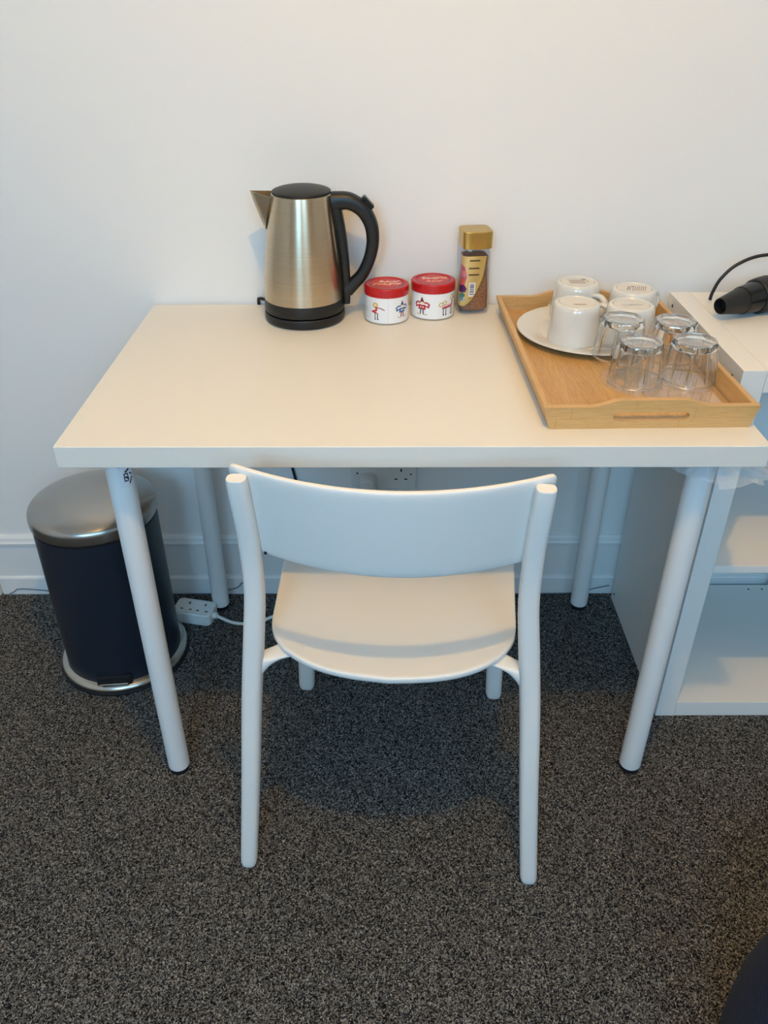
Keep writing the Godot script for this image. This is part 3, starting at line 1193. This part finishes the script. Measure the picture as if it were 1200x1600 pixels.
func build_tins() -> void:
	for k in 2:
		var im := Image.create(1024, 224, false, Image.FORMAT_RGB8)
		im.fill(rgb8(238, 238, 238))
		# u = 0.5 turned to face the room; figures wrap around the tin
		if k == 0:
			dancer(im, Vector2(430, 118), 1.45)
			elf(im, Vector2(640, 112), 1.5, rgb8(52, 66, 104), rgb8(62, 106, 156), rgb8(150, 36, 44))
			for r in 5:
				scribble(im, 110 + r * 20, 288, 350, 2.5, 1.6, rgb8(150, 150, 176), r)
			ink(im, [Vector2(372, 40), Vector2(372, 190)], 1.2, rgb8(200, 200, 206))
			ink(im, [Vector2(524, 0), Vector2(524, 223)], 1.0, rgb8(212, 212, 224))
			horse(im, Vector2(880, 116), 1.5)
			elf(im, Vector2(130, 112), 1.5, rgb8(120, 26, 36), rgb8(176, 34, 46), rgb8(80, 90, 110))
		else:
			elf(im, Vector2(420, 116), 1.6, rgb8(100, 24, 34), rgb8(178, 36, 48), rgb8(84, 96, 112))
			horse(im, Vector2(640, 112), 1.6)
			dancer(im, Vector2(880, 116), 1.45)
			elf(im, Vector2(150, 112), 1.5, rgb8(52, 66, 104), rgb8(62, 106, 156), rgb8(150, 36, 44))
		var pm := mat(Color.WHITE, 0.28)
		pm.albedo_texture = tex(im)
		var lim := Image.create(256, 256, false, Image.FORMAT_RGB8)
		lim.fill(rgb8(196, 30, 34))
		var pale := rgb8(226, 190, 178)
		var gold := rgb8(222, 176, 116)
		if k == 0:
			scribble(lim, 96, 80, 200, 17, 6.5, pale, 0.4)
			scribble(lim, 150, 56, 156, 17, 6.5, gold, 2.2)
			scribble(lim, 140, 150, 206, 12, 5.5, pale, 1.2)
		else:
			scribble(lim, 108, 62, 160, 18, 7.0, pale, 1.0)
			scribble(lim, 100, 140, 214, 16, 6.5, gold, 2.6)
			scribble(lim, 166, 84, 176, 15, 6.5, rgb8(230, 150, 130), 0.2)
		var lm := mat(Color.WHITE, 0.3)
		lm.albedo_texture = tex(lim)
		var pos: Vector3 = [Vector3(-0.0338, T, 0.0858), Vector3(0.0553, T, 0.0615)][k]
		var t := thing("tin", ["round white tin with red lid next to the kettle, figures in red and blue", "round white tin with red lid next to the coffee jar, red elf and horse"][k], "tin", pos, 0.0, "festive tins on the desk")
		var s := Shape.new()
		lathe(s, [[Vector2(0, 0), Vector2(0.0400, 0)], [Vector2(0.0400, 0), Vector2(0.0418, 0.0012), Vector2(0.0418, 0.003)], [Vector2(0.0418, 0.003), Vector2(0, 0.003)]], 64)
		obj("bottom_rim", s, M.chrome, t)
		s = Shape.new()
		var rows := []
		var uvs := []
		for i in 2:
			var row := PackedVector3Array()
			var uvr := PackedVector2Array()
			for j in 65:
				var a := TAU * (j % 64) / 64.0 + PI
				row.append(Vector3(sin(a) * 0.0413, lerpf(0.052, 0.003, i), cos(a) * 0.0413))
				uvr.append(Vector2(j / 64.0, i))
			rows.append(row)
			uvs.append(uvr)
		var kk := s.mark()
		s.grid(rows, uvs)
		s.cap(rows[0], false)
		s.cap(rows[1], true)
		s.fix(kk)
		obj("body", s, pm, t)
		s = Shape.new()
		lathe(s, [[Vector2(0.030, 0.051), Vector2(0.0420, 0.051)], [Vector2(0.0420, 0.051), Vector2(0.0422, 0.052), Vector2(0.0422, 0.0655), Vector2(0.0415, 0.0672), Vector2(0.0395, 0.0678)], [Vector2(0.0395, 0.0678), Vector2(0.030, 0.0678), Vector2(0.030, 0.051)]], 64)
		var lid := obj("lid", s, M.red, t)
		s = Shape.new()
		var top := PackedVector3Array()
		var low := PackedVector3Array()
		for j in 65:
			var a := TAU * (j % 64) / 64.0
			top.append(Vector3(cos(a) * 0.0396, 0.0677, sin(a) * 0.0396))
			low.append(Vector3(cos(a) * 0.0396, 0.0640, sin(a) * 0.0396))
		loft(s, [low, top])
		obj("lid_print", s, lm, lid)


# ------------------------------------------------------------------ coffee jar
func jar_ring(y: float, hw: float, power: float, turn := 0.0, n := 64) -> PackedVector3Array:
	var r := PackedVector3Array()
	for j in n + 1:
		r.append(jar_point(TAU * (j % n) / n, y, hw, power))
	return r


func jar_point(a: float, y: float, hw: float, power: float) -> Vector3:
	var c := cos(a)
	var q := sin(a)
	var d := pow(pow(absf(c), power) + pow(absf(q), power), -1.0 / power)
	return Vector3(q * d * hw, y, c * d * hw)


func jar_w(y: float) -> float:
	return interp([0.0, 0.012, 0.045, 0.075, 0.10, 0.116, 0.124], [0.0285, 0.0302, 0.0296, 0.0272, 0.0266, 0.0272, 0.0245], y)


func build_jar() -> void:
	var t := thing("coffee_jar", "square glass jar of instant coffee with gold lid", "jar", Vector3(0.1335, T, 0.0400), 0.13)
	var s := Shape.new()
	var rings := []
	for y in [0.0, 0.0015, 0.004, 0.012, 0.03, 0.045, 0.06, 0.075, 0.09, 0.10, 0.11, 0.117, 0.122, 0.126]:
		var w := jar_w(y)
		if y < 0.001:
			w -= 0.004
		elif y < 0.003:
			w -= 0.0012
		rings.append(jar_ring(y, w, 5.0))
	loft(s, rings)
	obj("glass_body", s, M.pane_jar if M.has("pane_jar") else M.pane, t)
	s = Shape.new()
	rings = []
	for y in [0.0075, 0.011, 0.03, 0.045, 0.06, 0.075, 0.09, 0.10, 0.108, 0.1085]:
		rings.append(jar_ring(y, jar_w(y) - (0.0032 if y > 0.0076 else 0.007), 4.4))
	loft(s, rings)
	obj("coffee", s, M.coffee, t)
	# label wrapped over the left part of the front
	var im := Image.create(256, 512, false, Image.FORMAT_RGB8)
	im.fill(rgb8(206, 178, 112))
	for y in 512:
		for x in 256:
			var g := 0.5 + 0.5 * sin(x * 0.02 + y * 0.004)
			im.set_pixel(x, y, rgb8(186, 152, 84).lerp(rgb8(232, 212, 158), g * 0.6))
	poly2(im, [Vector2(0, 90), Vector2(50, 110), Vector2(76, 200), Vector2(60, 300), Vector2(0, 330)], rgb8(184, 84, 116))
	disc(im, Vector2(40, 180), 34, rgb8(206, 124, 132))
	disc(im, Vector2(30, 260), 30, rgb8(206, 92, 84))
	poly2(im, [Vector2(0, 300), Vector2(60, 292), Vector2(84, 330), Vector2(70, 366), Vector2(0, 372)], rgb8(82, 24, 84))
	disc(im, Vector2(44, 396), 26, rgb8(60, 120, 96))
	disc(im, Vector2(24, 420), 22, rgb8(90, 150, 176))
	disc(im, Vector2(60, 440), 16, rgb8(120, 170, 190))
	ink(im, [Vector2(8, 396), Vector2(50, 430), Vector2(20, 470)], 4, rgb8(60, 90, 140))
	for q in [[52, 116], [130, 112], [196, 112]]:
		im.fill_rect(Rect2i(q[1] - 22, q[0] - 14, 118, 14), rgb8(52, 40, 30))
		for x in range(q[1] - 8, q[1] + 92, 9):
			im.fill_rect(Rect2i(x, q[0] - 9, 2, 5), rgb8(120, 98, 62))
	im.fill_rect(Rect2i(102, 268, 66, 142), rgb8(228, 226, 222))
	var rng := RandomNumberGenerator.new()
	rng.seed = 12
	var yy := 276
	while yy < 398:
		var hh := rng.randi_range(3, 9)
		im.fill_rect(Rect2i(110, yy, 46, hh), rgb8(44, 44, 84))
		yy += hh + rng.randi_range(4, 8)
	for r in 2:
		for x in range(104, 150, 8):
			im.fill_rect(Rect2i(x, 424 + r * 10, 5, 6), rgb8(90, 74, 50))
	for y in 512:
		pass
	var lm := mat(Color.WHITE, 0.34)
	lm.albedo_texture = tex(im)
	s = Shape.new()
	var rows := []
	var uvs := []
	for i in 33:
		var q := i / 32.0
		var y := lerpf(0.112, 0.018, q)
		var aR := interp([0.0, 0.25, 0.45, 0.65, 0.85, 1.0], [0.55, 0.50, 0.36, 0.08, -0.26, -0.66], q)
		var row := PackedVector3Array()
		var uvr := PackedVector2Array()
		for j in 25:
			var a := lerpf(-1.30, aR, j / 24.0)
			row.append(jar_point(a, y, jar_w(y) + 0.0003, 5.0))
			uvr.append(Vector2(clampf((a + 1.05) / 1.5, 0.0, 1.0), q))
		rows.append(row)
		uvs.append(uvr)
	s.grid(rows, uvs)
	obj("label", s, lm, t)
	# thin gold border along the wavy edge
	s = Shape.new()
	var edge := []
	for row in rows:
		edge.append(row[24] + Vector3(0, 0, 0.0002))
	tube(s, edge, 0.0008, 6)
	obj("label_border", s, M.gold, t)
	s = Shape.new()
	rings = []
	for q in [[0.1245, 0.0272], [0.1252, 0.0282], [0.140, 0.0285], [0.1545, 0.0287], [0.1558, 0.0280], [0.1563, 0.0265]]:
		rings.append(jar_ring(q[0], q[1], 6.0))
	loft(s, rings)
	obj("lid", s, M.gold, t)


# ------------------------------------------------------------------ plate, mugs, glasses
func print_tex(kind: int) -> ImageTexture:
	var im := Image.create(160, 160, false, Image.FORMAT_RGB8)
	im.fill(rgb8(218, 214, 206))
	var brown := rgb8(136, 98, 86)
	var dark := rgb8(42, 38, 38)
	if kind == 0:
		for r in 6:
			scribble(im, 50 + r * 11, 40, 114, 2.2, 2.2, brown, r * 1.7)
		im.fill_rect(Rect2i(106, 34, 22, 10), dark)
		ink(im, [Vector2(112, 46), Vector2(134, 74), Vector2(122, 78)], 1.8, dark)
	elif kind == 1:
		scribble(im, 104, 58, 110, 3, 3.5, rgb8(150, 112, 84), 0.3)
		scribble(im, 112, 66, 118, 3, 2.5, rgb8(138, 116, 92), 1.3)
	elif kind == 2:
		for r in 7:
			ink(im, [Vector2(62 + r * 10, 112), Vector2(84 + r * 10, 46)], 1.8, brown)
		ink(im, [Vector2(40, 100), Vector2(62, 44)], 2.2, dark)
		ink(im, [Vector2(50, 104), Vector2(70, 48)], 1.6, dark)
		im.fill_rect(Rect2i(74, 42, 10, 12), dark)
	else:
		for r in 8:
			var p := Vector2(34 + r * 12, 86 + 3 * sin(r * 0.9))
			ring2(im, p, 3.5 if r != 4 else 6.0, 1.4, dark if r >= 3 else brown)
		disc(im, Vector2(132, 78), 4, dark)
	return tex(im)


func make_mug(label: String) -> Node3D:
	# stands upside down: the base faces up
	var t := thing("mug", label, "mug", Vector3.ZERO, 0.0, "white mugs upside down on the plate")
	var s := Shape.new()
	var out := spline2([Vector2(0.0440, 0.0005), Vector2(0.0445, 0.002), Vector2(0.0443, 0.012), Vector2(0.0434, 0.028), Vector2(0.0418, 0.046), Vector2(0.0404, 0.059), Vector2(0.0374, 0.0662), Vector2(0.0328, 0.0684)], 5)
	var inn := spline2([Vector2(0.0302, 0.0662), Vector2(0.0, 0.0662)], 2)
	var cav := spline2([Vector2(0.0, 0.061), Vector2(0.032, 0.060), Vector2(0.0385, 0.050), Vector2(0.0412, 0.02), Vector2(0.0425, 0.0005)], 6)
	cav.reverse()
	var cav2 := []
	for k in range(cav.size() - 1, -1, -1):
		cav2.append(cav[k])
	var up := []
	for k in range(cav2.size() - 1, -1, -1):
		up.append(cav2[k])
	var prof := [out, [Vector2(0.0328, 0.0684), Vector2(0.0312, 0.0682), Vector2(0.0302, 0.0662)], inn]
	# inside, from the centre of the base back out to the rim
	prof.append(cav2)
	prof.append([Vector2(0.0425, 0.0005), Vector2(0.0433, 0.0), Vector2(0.0440, 0.0005)])
	lathe(s, prof, 64)
	obj("body", s, M.ceramic, t)
	s = Shape.new()
	tube(s, spline([Vector3(0.0395, 0.050, 0), Vector3(0.054, 0.0525, 0), Vector3(0.0665, 0.045, 0), Vector3(0.0685, 0.033, 0), Vector3(0.062, 0.020, 0), Vector3(0.0425, 0.0125, 0)], 7), [Vector2(0.0062, 0.0042)], 14, Vector3.UP)
	obj("handle", s, M.ceramic, t)
	return t


func add_print(m: Node3D, kind: int, turn: float) -> void:
	var s := Shape.new()
	var top := PackedVector3Array()
	var low := PackedVector3Array()
	for j in 41:
		var a := TAU * (j % 40) / 40.0
		top.append(Vector3(cos(a) * 0.0298, 0.0666, sin(a) * 0.0298))
		low.append(Vector3(cos(a) * 0.0298, 0.0658, sin(a) * 0.0298))
	loft(s, [low, top])
	var pm := mat(Color.WHITE, 0.3)
	pm.albedo_texture = print_tex(kind)
	var o := obj("base_print", s, pm, m)
	o.rotation.y = turn


func make_glass(label: String) -> Node3D:
	var t := thing("glass", label, "glass", Vector3.ZERO, 0.0, "clear faceted glasses upside down on the tray")
	var s := Shape.new()
	var n := 9
	var sub := 6
	var rings := []
	var k := s.mark()
	var outer := [[0.0, 0.0438, 0.0], [0.0008, 0.0446, 0.0], [0.004, 0.0448, 0.15], [0.009, 0.0444, 0.75], [0.013, 0.0440, 1.0], [0.030, 0.0416, 1.0], [0.048, 0.0390, 1.0], [0.0565, 0.0376, 1.0], [0.0600, 0.0366, 0.9], [0.0615, 0.0345, 0.6], [0.0618, 0.0300, 0.3], [0.0605, 0.0275, 0.0], [0.0600, 0.0, 0.0]]
	for e in outer:
		var ring := PackedVector3Array()
		for j in n * sub + 1:
			var a := TAU * (j % (n * sub)) / (n * sub)
			var loc := fposmod(a, TAU / n) - PI / n
			var pr: float = cos(PI / n) / cos(loc)
			var q: float = e[1] * lerpf(1.0, pr, e[2])
			ring.append(Vector3(sin(a) * q, e[0], cos(a) * q))
		rings.append(ring)
	s.grid(rings)
	var inner := []
	for e in [[0.0505, 0.0], [0.0505, 0.024], [0.0495, 0.0315], [0.0455, 0.0345], [0.030, 0.0375], [0.012, 0.0408], [0.0010, 0.0424], [0.0, 0.0432], [0.0, 0.0438]]:
		var ring := PackedVector3Array()
		for j in n * sub + 1:
			var a := TAU * (j % (n * sub)) / (n * sub)
			ring.append(Vector3(sin(a) * e[1], e[0], cos(a) * e[1]))
		inner.append(ring)
	s.grid(inner)
	s.fix(k)
	var body := obj("tumbler", s, M.tumbler, t)
	# solid parts of the moulded glass: thick base, flutes along the facet corners, rolled rim
	s = Shape.new()
	var solid := []
	for e in [[0.0507, 0.0, 0.0], [0.0507, 0.030, 0.3], [0.0500, 0.0355, 0.8], [0.0520, 0.0383, 1.0], [0.0565, 0.0374, 1.0], [0.0600, 0.0364, 0.9], [0.0614, 0.0343, 0.6], [0.0617, 0.0300, 0.3], [0.0604, 0.0275, 0.0], [0.0599, 0.0, 0.0]]:
		var ring := PackedVector3Array()
		for j in n * sub + 1:
			var a := TAU * (j % (n * sub)) / (n * sub)
			var loc := fposmod(a, TAU / n) - PI / n
			var q: float = e[1] * lerpf(1.0, cos(PI / n) / cos(loc), e[2])
			ring.append(Vector3(sin(a) * q, e[0], cos(a) * q))
		solid.append(ring)
	k = s.mark()
	s.grid(solid)
	s.fix(k)
	obj("thick_base", s, M.glass, body)
	for j in n:
		var a := TAU * j / n
		var path := []
		for q in [[0.006, 0.0428], [0.012, 0.0424], [0.030, 0.0402], [0.052, 0.0370]]:
			path.append(Vector3(sin(a) * q[1], q[0], cos(a) * q[1]))
		s = Shape.new()
		tube(s, path, [Vector2(0.0009, 0.0009), Vector2(0.0034, 0.0015), Vector2(0.0031, 0.0015), Vector2(0.0024, 0.0013)], 8, Vector3(sin(a), 0, cos(a)))
		obj("flute", s, M.glass, body)
	s = Shape.new()
	lathe(s, [[Vector2(0.0432, 0.0012), Vector2(0.0440, 0.0), Vector2(0.0449, 0.0012), Vector2(0.0446, 0.0032), Vector2(0.0438, 0.0034), Vector2(0.0432, 0.0012)]], 54)
	obj("rim", s, M.glass, body)
	return t


func build_crockery() -> void:
	var t := thing("plate", "round white dinner plate under the upturned mugs on the tray", "plate", Vector3(0.331, TF, 0.197))
	var s := Shape.new()
	lathe(s, [[Vector2(0, 0.0012), Vector2(0.070, 0.0012), Vector2(0.072, 0.0), Vector2(0.076, 0.0), Vector2(0.0775, 0.0015)], spline2([Vector2(0.0775, 0.0015), Vector2(0.098, 0.0040), Vector2(0.120, 0.0092), Vector2(0.1285, 0.0112), Vector2(0.1297, 0.0123), Vector2(0.1285, 0.0133), Vector2(0.118, 0.0118), Vector2(0.102, 0.0085), Vector2(0.090, 0.0060), Vector2(0.080, 0.0055), Vector2(0.0, 0.0055)], 5)], 96)
	obj("dish", s, M.ceramic, t)
	# two clear saucers under the glasses
	var y0 := TF + 0.0004
	for k in 2:
		var sc := thing("clear_saucer", ["clear flat saucer under the left glasses, edge near the plate", "clear flat saucer under the front glasses, edge by the tray handle"][k], "saucer", [Vector3(0.378, y0, 0.402), Vector3(0.428, y0 + 0.0024, 0.442)][k])
		s = Shape.new()
		lathe(s, [[Vector2(0, 0.0), Vector2(0.070, 0.0)], [Vector2(0.070, 0.0), Vector2(0.0722, 0.0010), Vector2(0.070, 0.0021)], [Vector2(0.070, 0.0021), Vector2(0, 0.0021)]], 72)
		obj("disc", s, M.pane, sc)
	var yp := TF + 0.0056
	var mugs := [[Vector3(0.293, yp, 0.236), 1.95, "white mug upside down at the front left of the plate"], [Vector3(0.3175, yp, 0.1200), -0.9, "white mug upside down at the back left, printed base with a black mark"], [Vector3(0.4110, yp, 0.1605), 0.6, "white mug upside down at the back right, striped print on its base"], [Vector3(0.3835, yp, 0.247), 2.36, "white mug upside down behind the glasses, row of symbols on its base"]]
	var proto: Node3D = null
	var kinds := [1, 0, 2, 3]
	for k in 4:
		var m: Node3D
		if k == 0:
			proto = make_mug(mugs[0][2])
			m = proto
			m.position = mugs[0][0]
			m.rotation.y = mugs[0][1]
		else:
			m = dup(proto, "mug", mugs[k][0], mugs[k][1], mugs[k][2])
	var i := 0
	for c in get_children():
		if c.name.begins_with("mug"):
			add_print(c, kinds[i], -c.rotation.y)
			i += 1
	var yg := TF + 0.0052
	var gs := [[Vector3(0.3570, yg, 0.411), 0.1, "clear faceted glass nearest the tray handle, upside down"], [Vector3(0.4422, yg, 0.407), 0.35, "clear faceted glass upside down by the right rim of the tray, in front"], [Vector3(0.3492, yg + 0.008, 0.329), 0.2, "clear faceted glass upside down against the plate in front of a mug"], [Vector3(0.4385, yg, 0.318), 0.0, "clear faceted glass upside down at the back, beside the shelf unit"]]
	var g0: Node3D = null
	for k in 4:
		if k == 0:
			g0 = make_glass(gs[0][2])
			g0.position = gs[0][0]
			for part in g0.find_children("*", "MeshInstance3D", false, false):
				part.scale = Vector3(0.945, 1.06, 0.945)
			g0.rotation.y = gs[0][1]
		else:
			dup(g0, "glass", gs[k][0], gs[k][1], gs[k][2])


# ------------------------------------------------------------------ hair dryer on the shelf unit
func build_dryer() -> void:
	var top := 0.766
	var o := Vector3(0.5590, top + 0.0262, 0.192)
	var t := thing("hair_dryer", "black hair dryer lying on top of the white shelf unit", "hair dryer", o)
	var ax := Vector3(0.88, 0.045, -0.47).normalized()
	var b := Basis(ax.cross(Vector3.UP).normalized(), 0.0)
	# lathe axis (local y) along ax
	var yv := ax
	var xv := Vector3.UP.cross(yv).normalized()
	var zv := xv.cross(yv).normalized()
	b = Basis(xv, yv, zv)
	var s := Shape.new()
	lathe(s, [spline2([Vector2(0.0138, 0.0), Vector2(0.0146, 0.001), Vector2(0.0170, 0.014), Vector2(0.0240, 0.052)], 4), [Vector2(0.0240, 0.052), Vector2(0.011, 0.052), Vector2(0.0105, 0.020), Vector2(0.0128, 0.0)], [Vector2(0.0128, 0.0), Vector2(0.0138, 0.0)]], 40, Vector3.ZERO, b)
	var nz := obj("nozzle", s, M.black_soft, t)
	s = Shape.new()
	lathe(s, [[Vector2(0, 0.016), Vector2(0.0112, 0.016)], [Vector2(0.0112, 0.016), Vector2(0.0112, 0.020)], [Vector2(0.0112, 0.020), Vector2(0, 0.020)]], 24, Vector3.ZERO, b)
	obj("nozzle_bore", s, M.dark_hole, nz)
	s = Shape.new()
	lathe(s, [[Vector2(0, 0.050), Vector2(0.0240, 0.050)], spline2([Vector2(0.0240, 0.0505), Vector2(0.0250, 0.0535), Vector2(0.0275, 0.080), Vector2(0.0295, 0.105), Vector2(0.0315, 0.13), Vector2(0.0320, 0.155), Vector2(0.029, 0.172), Vector2(0.022, 0.182), Vector2(0.0, 0.185)], 5)], 48, Vector3.ZERO, b)
	obj("barrel", s, M.black_gloss, t)
	s = Shape.new()
	lathe(s, [[Vector2(0.02, 0.086), Vector2(0.0290, 0.086)], [Vector2(0.0290, 0.086), Vector2(0.0315, 0.088), Vector2(0.0325, 0.100), Vector2(0.0328, 0.116)], [Vector2(0.0328, 0.116), Vector2(0.02, 0.116)]], 48, Vector3.ZERO, b)
	obj("collar", s, M.black_soft, t)
	s = Shape.new()
	tube(s, spline([ax * 0.145 + Vector3(0.01, 0.0, 0.015), ax * 0.15 + Vector3(0.05, -0.014, 0.085), ax * 0.15 + Vector3(0.08, -0.0235, 0.15)], 8), [Vector2(0.017, 0.013)], 18)
	obj("handle", s, M.black_gloss, t)
	s = Shape.new()
	# cord: rises behind the nozzle and arches away to the right, its end lying on the top board
	tube(s, spline([Vector3(0.022, -0.0226, -0.104), Vector3(0.024, -0.008, -0.104), Vector3(0.034, 0.018, -0.104), Vector3(0.060, 0.044, -0.106), Vector3(0.105, 0.060, -0.108), Vector3(0.165, 0.058, -0.10), Vector3(0.230, 0.03, -0.05), Vector3(0.26, 0.0, 0.03), Vector3(0.25, -0.010, 0.10), Vector3(0.202, -0.008, 0.072)], 10), 0.0031, 10)
	obj("cord", s, M.black_soft, t)


# ------------------------------------------------------------------ socket, plug, extension lead, wire
func build_electrics() -> void:
	var t := thing("wall_socket", "white double wall socket under the desk", "socket", Vector3(-0.0385, 0.3455, 0.0))
	var s := Shape.new()
	box(s, Vector3(0.147, 0.087, 0.011), Vector3(0, 0, 0.0055), 0.003, 2)
	var fp := obj("faceplate", s, M.white_plastic, t)
	for e in [[Vector3(0.0388, 0.0065, 0), Vector3(0.0035, 0.0075, 0.002)], [Vector3(0.027, -0.0165, 0), Vector3(0.0065, 0.0032, 0.002)], [Vector3(0.0495, -0.0165, 0), Vector3(0.0065, 0.0032, 0.002)], [Vector3(0.061, -0.004, 0), Vector3(0.005, 0.003, 0.002)], [Vector3(-0.0605, -0.001, 0), Vector3(0.004, 0.004, 0.002)]]:
		s = Shape.new()
		box(s, e[1], e[0] + Vector3(0, 0, 0.0105), 0.0004, 1)
		obj("socket_hole", s, M.dark_hole, fp)
	for x in [-0.0385, 0.0385]:
		s = Shape.new()
		box(s, Vector3(0.012, 0.018, 0.006), Vector3(x + 0.016, 0.030, 0.0115), 0.002, 2, Basis(Vector3.RIGHT, 0.12))
		obj("switch", s, M.white_plastic, fp)
	# extension lead
	var e := thing("extension_lead", "white extension lead on the carpet behind the bin, plugged in under the desk", "extension lead", Vector3(-0.4430, 0, 0.112))
	var turn := 0.22
	var b := Basis(Vector3.UP, -turn)
	s = Shape.new()
	var block := []
	for q in [[0.003, 0.0005], [0.0006, 0.0015], [0.0, 0.004], [0.0, 0.027], [0.0010, 0.0300], [0.0035, 0.0313]]:
		var ring := PackedVector3Array()
		for j in 41:
			var a := TAU * (j % 40) / 40.0
			var c := Vector3(signf(cos(a + 0.001)) * (0.0485 - 0.013), 0, signf(sin(a + 0.001)) * (0.029 - 0.013))
			ring.append(b * (Vector3(-0.0485, q[1], 0) + c + Vector3(cos(a), 0, sin(a)) * (0.013 - q[0])))
		block.append(ring)
	loft(s, block)
	var body := obj("socket_block", s, M.white_plastic, e)
	for k in 2:
		for q in [[Vector3(-0.024, 0, -0.011), Vector3(0.0035, 0.002, 0.0075)], [Vector3(-0.035, 0, 0.0115), Vector3(0.0065, 0.002, 0.0032)], [Vector3(-0.013, 0, 0.0115), Vector3(0.0065, 0.002, 0.0032)]]:
			s = Shape.new()
			box(s, q[1], b * (q[0] + Vector3(-0.040 * k, 0, 0)) + Vector3(0, 0.0310, 0), 0.0004, 1, b)
			obj("socket_hole", s, M.dark_hole, body)
	s = Shape.new()
	lathe(s, [[Vector2(0, 0), Vector2(0.0085, 0)], [Vector2(0.0085, 0), Vector2(0.0075, 0.012)], [Vector2(0.0075, 0.012), Vector2(0, 0.012)]], 20, b * Vector3(-0.002, 0, 0.004) + Vector3(0, 0.017, 0), b * Basis(Vector3.FORWARD, PI / 2))
	obj("strain_relief", s, M.white_plastic, body)
	s = Shape.new()
	tube(s, spline([Vector3(0.006, 0.017, 0.005), Vector3(0.022, 0.011, 0.010), Vector3(0.050, 0.005, 0.018), Vector3(0.085, 0.0045, 0.020), Vector3(0.115, 0.0045, 0.010), Vector3(0.140, 0.0045, -0.006), Vector3(0.20, 0.0045, -0.03), Vector3(0.28, 0.0045, -0.045), Vector3(0.345, 0.02, -0.068), Vector3(0.363, 0.09, -0.0765), Vector3(0.368, 0.20, -0.0765), Vector3(0.3675, 0.295, -0.0765)], 10), 0.0040, 10)
	obj("flex", s, M.white_plastic, e)
	s = Shape.new()
	var rings := []
	for q in [[0.0112, 0.0195, 0.0235], [0.014, 0.0205, 0.0245], [0.030, 0.0200, 0.0240], [0.040, 0.0165, 0.0205], [0.0425, 0.012, 0.016]]:
		var ring := PackedVector3Array()
		for j in 33:
			var a := TAU * (j % 32) / 32.0
			ring.append(Vector3(0.3675 + signf(cos(a)) * pow(absf(cos(a)), 0.6) * q[1], 0.3225 + signf(sin(a)) * pow(absf(sin(a)), 0.6) * q[2], -0.112 + q[0]))
		rings.append(ring)
	loft(s, rings)
	obj("plug", s, M.white_plastic, e)
	# thin grey wire lying along the foot of the skirting
	s = Shape.new()
	tube(s, spline([Vector3(-0.972, 0.002, 0.020), Vector3(-0.955, 0.010, 0.0165), Vector3(-0.93, 0.018, 0.0160), Vector3(-0.80, 0.006, 0.017), Vector3(-0.60, 0.003, 0.018), Vector3(-0.46, 0.004, 0.0175), Vector3(-0.425, 0.014, 0.0165), Vector3(-0.40, 0.022, 0.0160), Vector3(-0.388, 0.036, 0.0160), Vector3(-0.378, 0.024, 0.0160), Vector3(-0.36, 0.003, 0.0165), Vector3(-0.1, 0.002, 0.0175), Vector3(0.2, 0.002, 0.019), Vector3(0.40, 0.003, 0.0175), Vector3(0.45, 0.006, 0.0165), Vector3(0.485, 0.018, 0.0160), Vector3(0.518, 0.026, 0.0160)], 8), 0.0012, 6)
	tag(obj("wire", s, mat(rgb8(92, 100, 112), 0.5)), "thin grey wire along the foot of the skirting board", "wire")


# ------------------------------------------------------------------ the navy thing at the lower right
func build_pouf() -> void:
	var t := thing("pouf", "navy blue fleece pouf at the lower right corner", "pouf", Vector3(0.532, 0, 1.142))
	var s := Shape.new()
	var rings := []
	for i in 21:
		var a := -PI / 2 + PI * i / 20.0
		var c := pow(maxf(cos(a), 0.0), 0.55)
		var y := 0.17 + 0.17 * signf(sin(a)) * pow(absf(sin(a)), 0.7)
		var ring := PackedVector3Array()
		for j in 65:
			var q := TAU * (j % 64) / 64.0
			ring.append(Vector3(cos(q) * 0.150 * maxf(c, 0.01), y, sin(q) * 0.150 * maxf(c, 0.01)))
		rings.append(ring)
	loft(s, rings)
	obj("cover", s, M.navy, t)
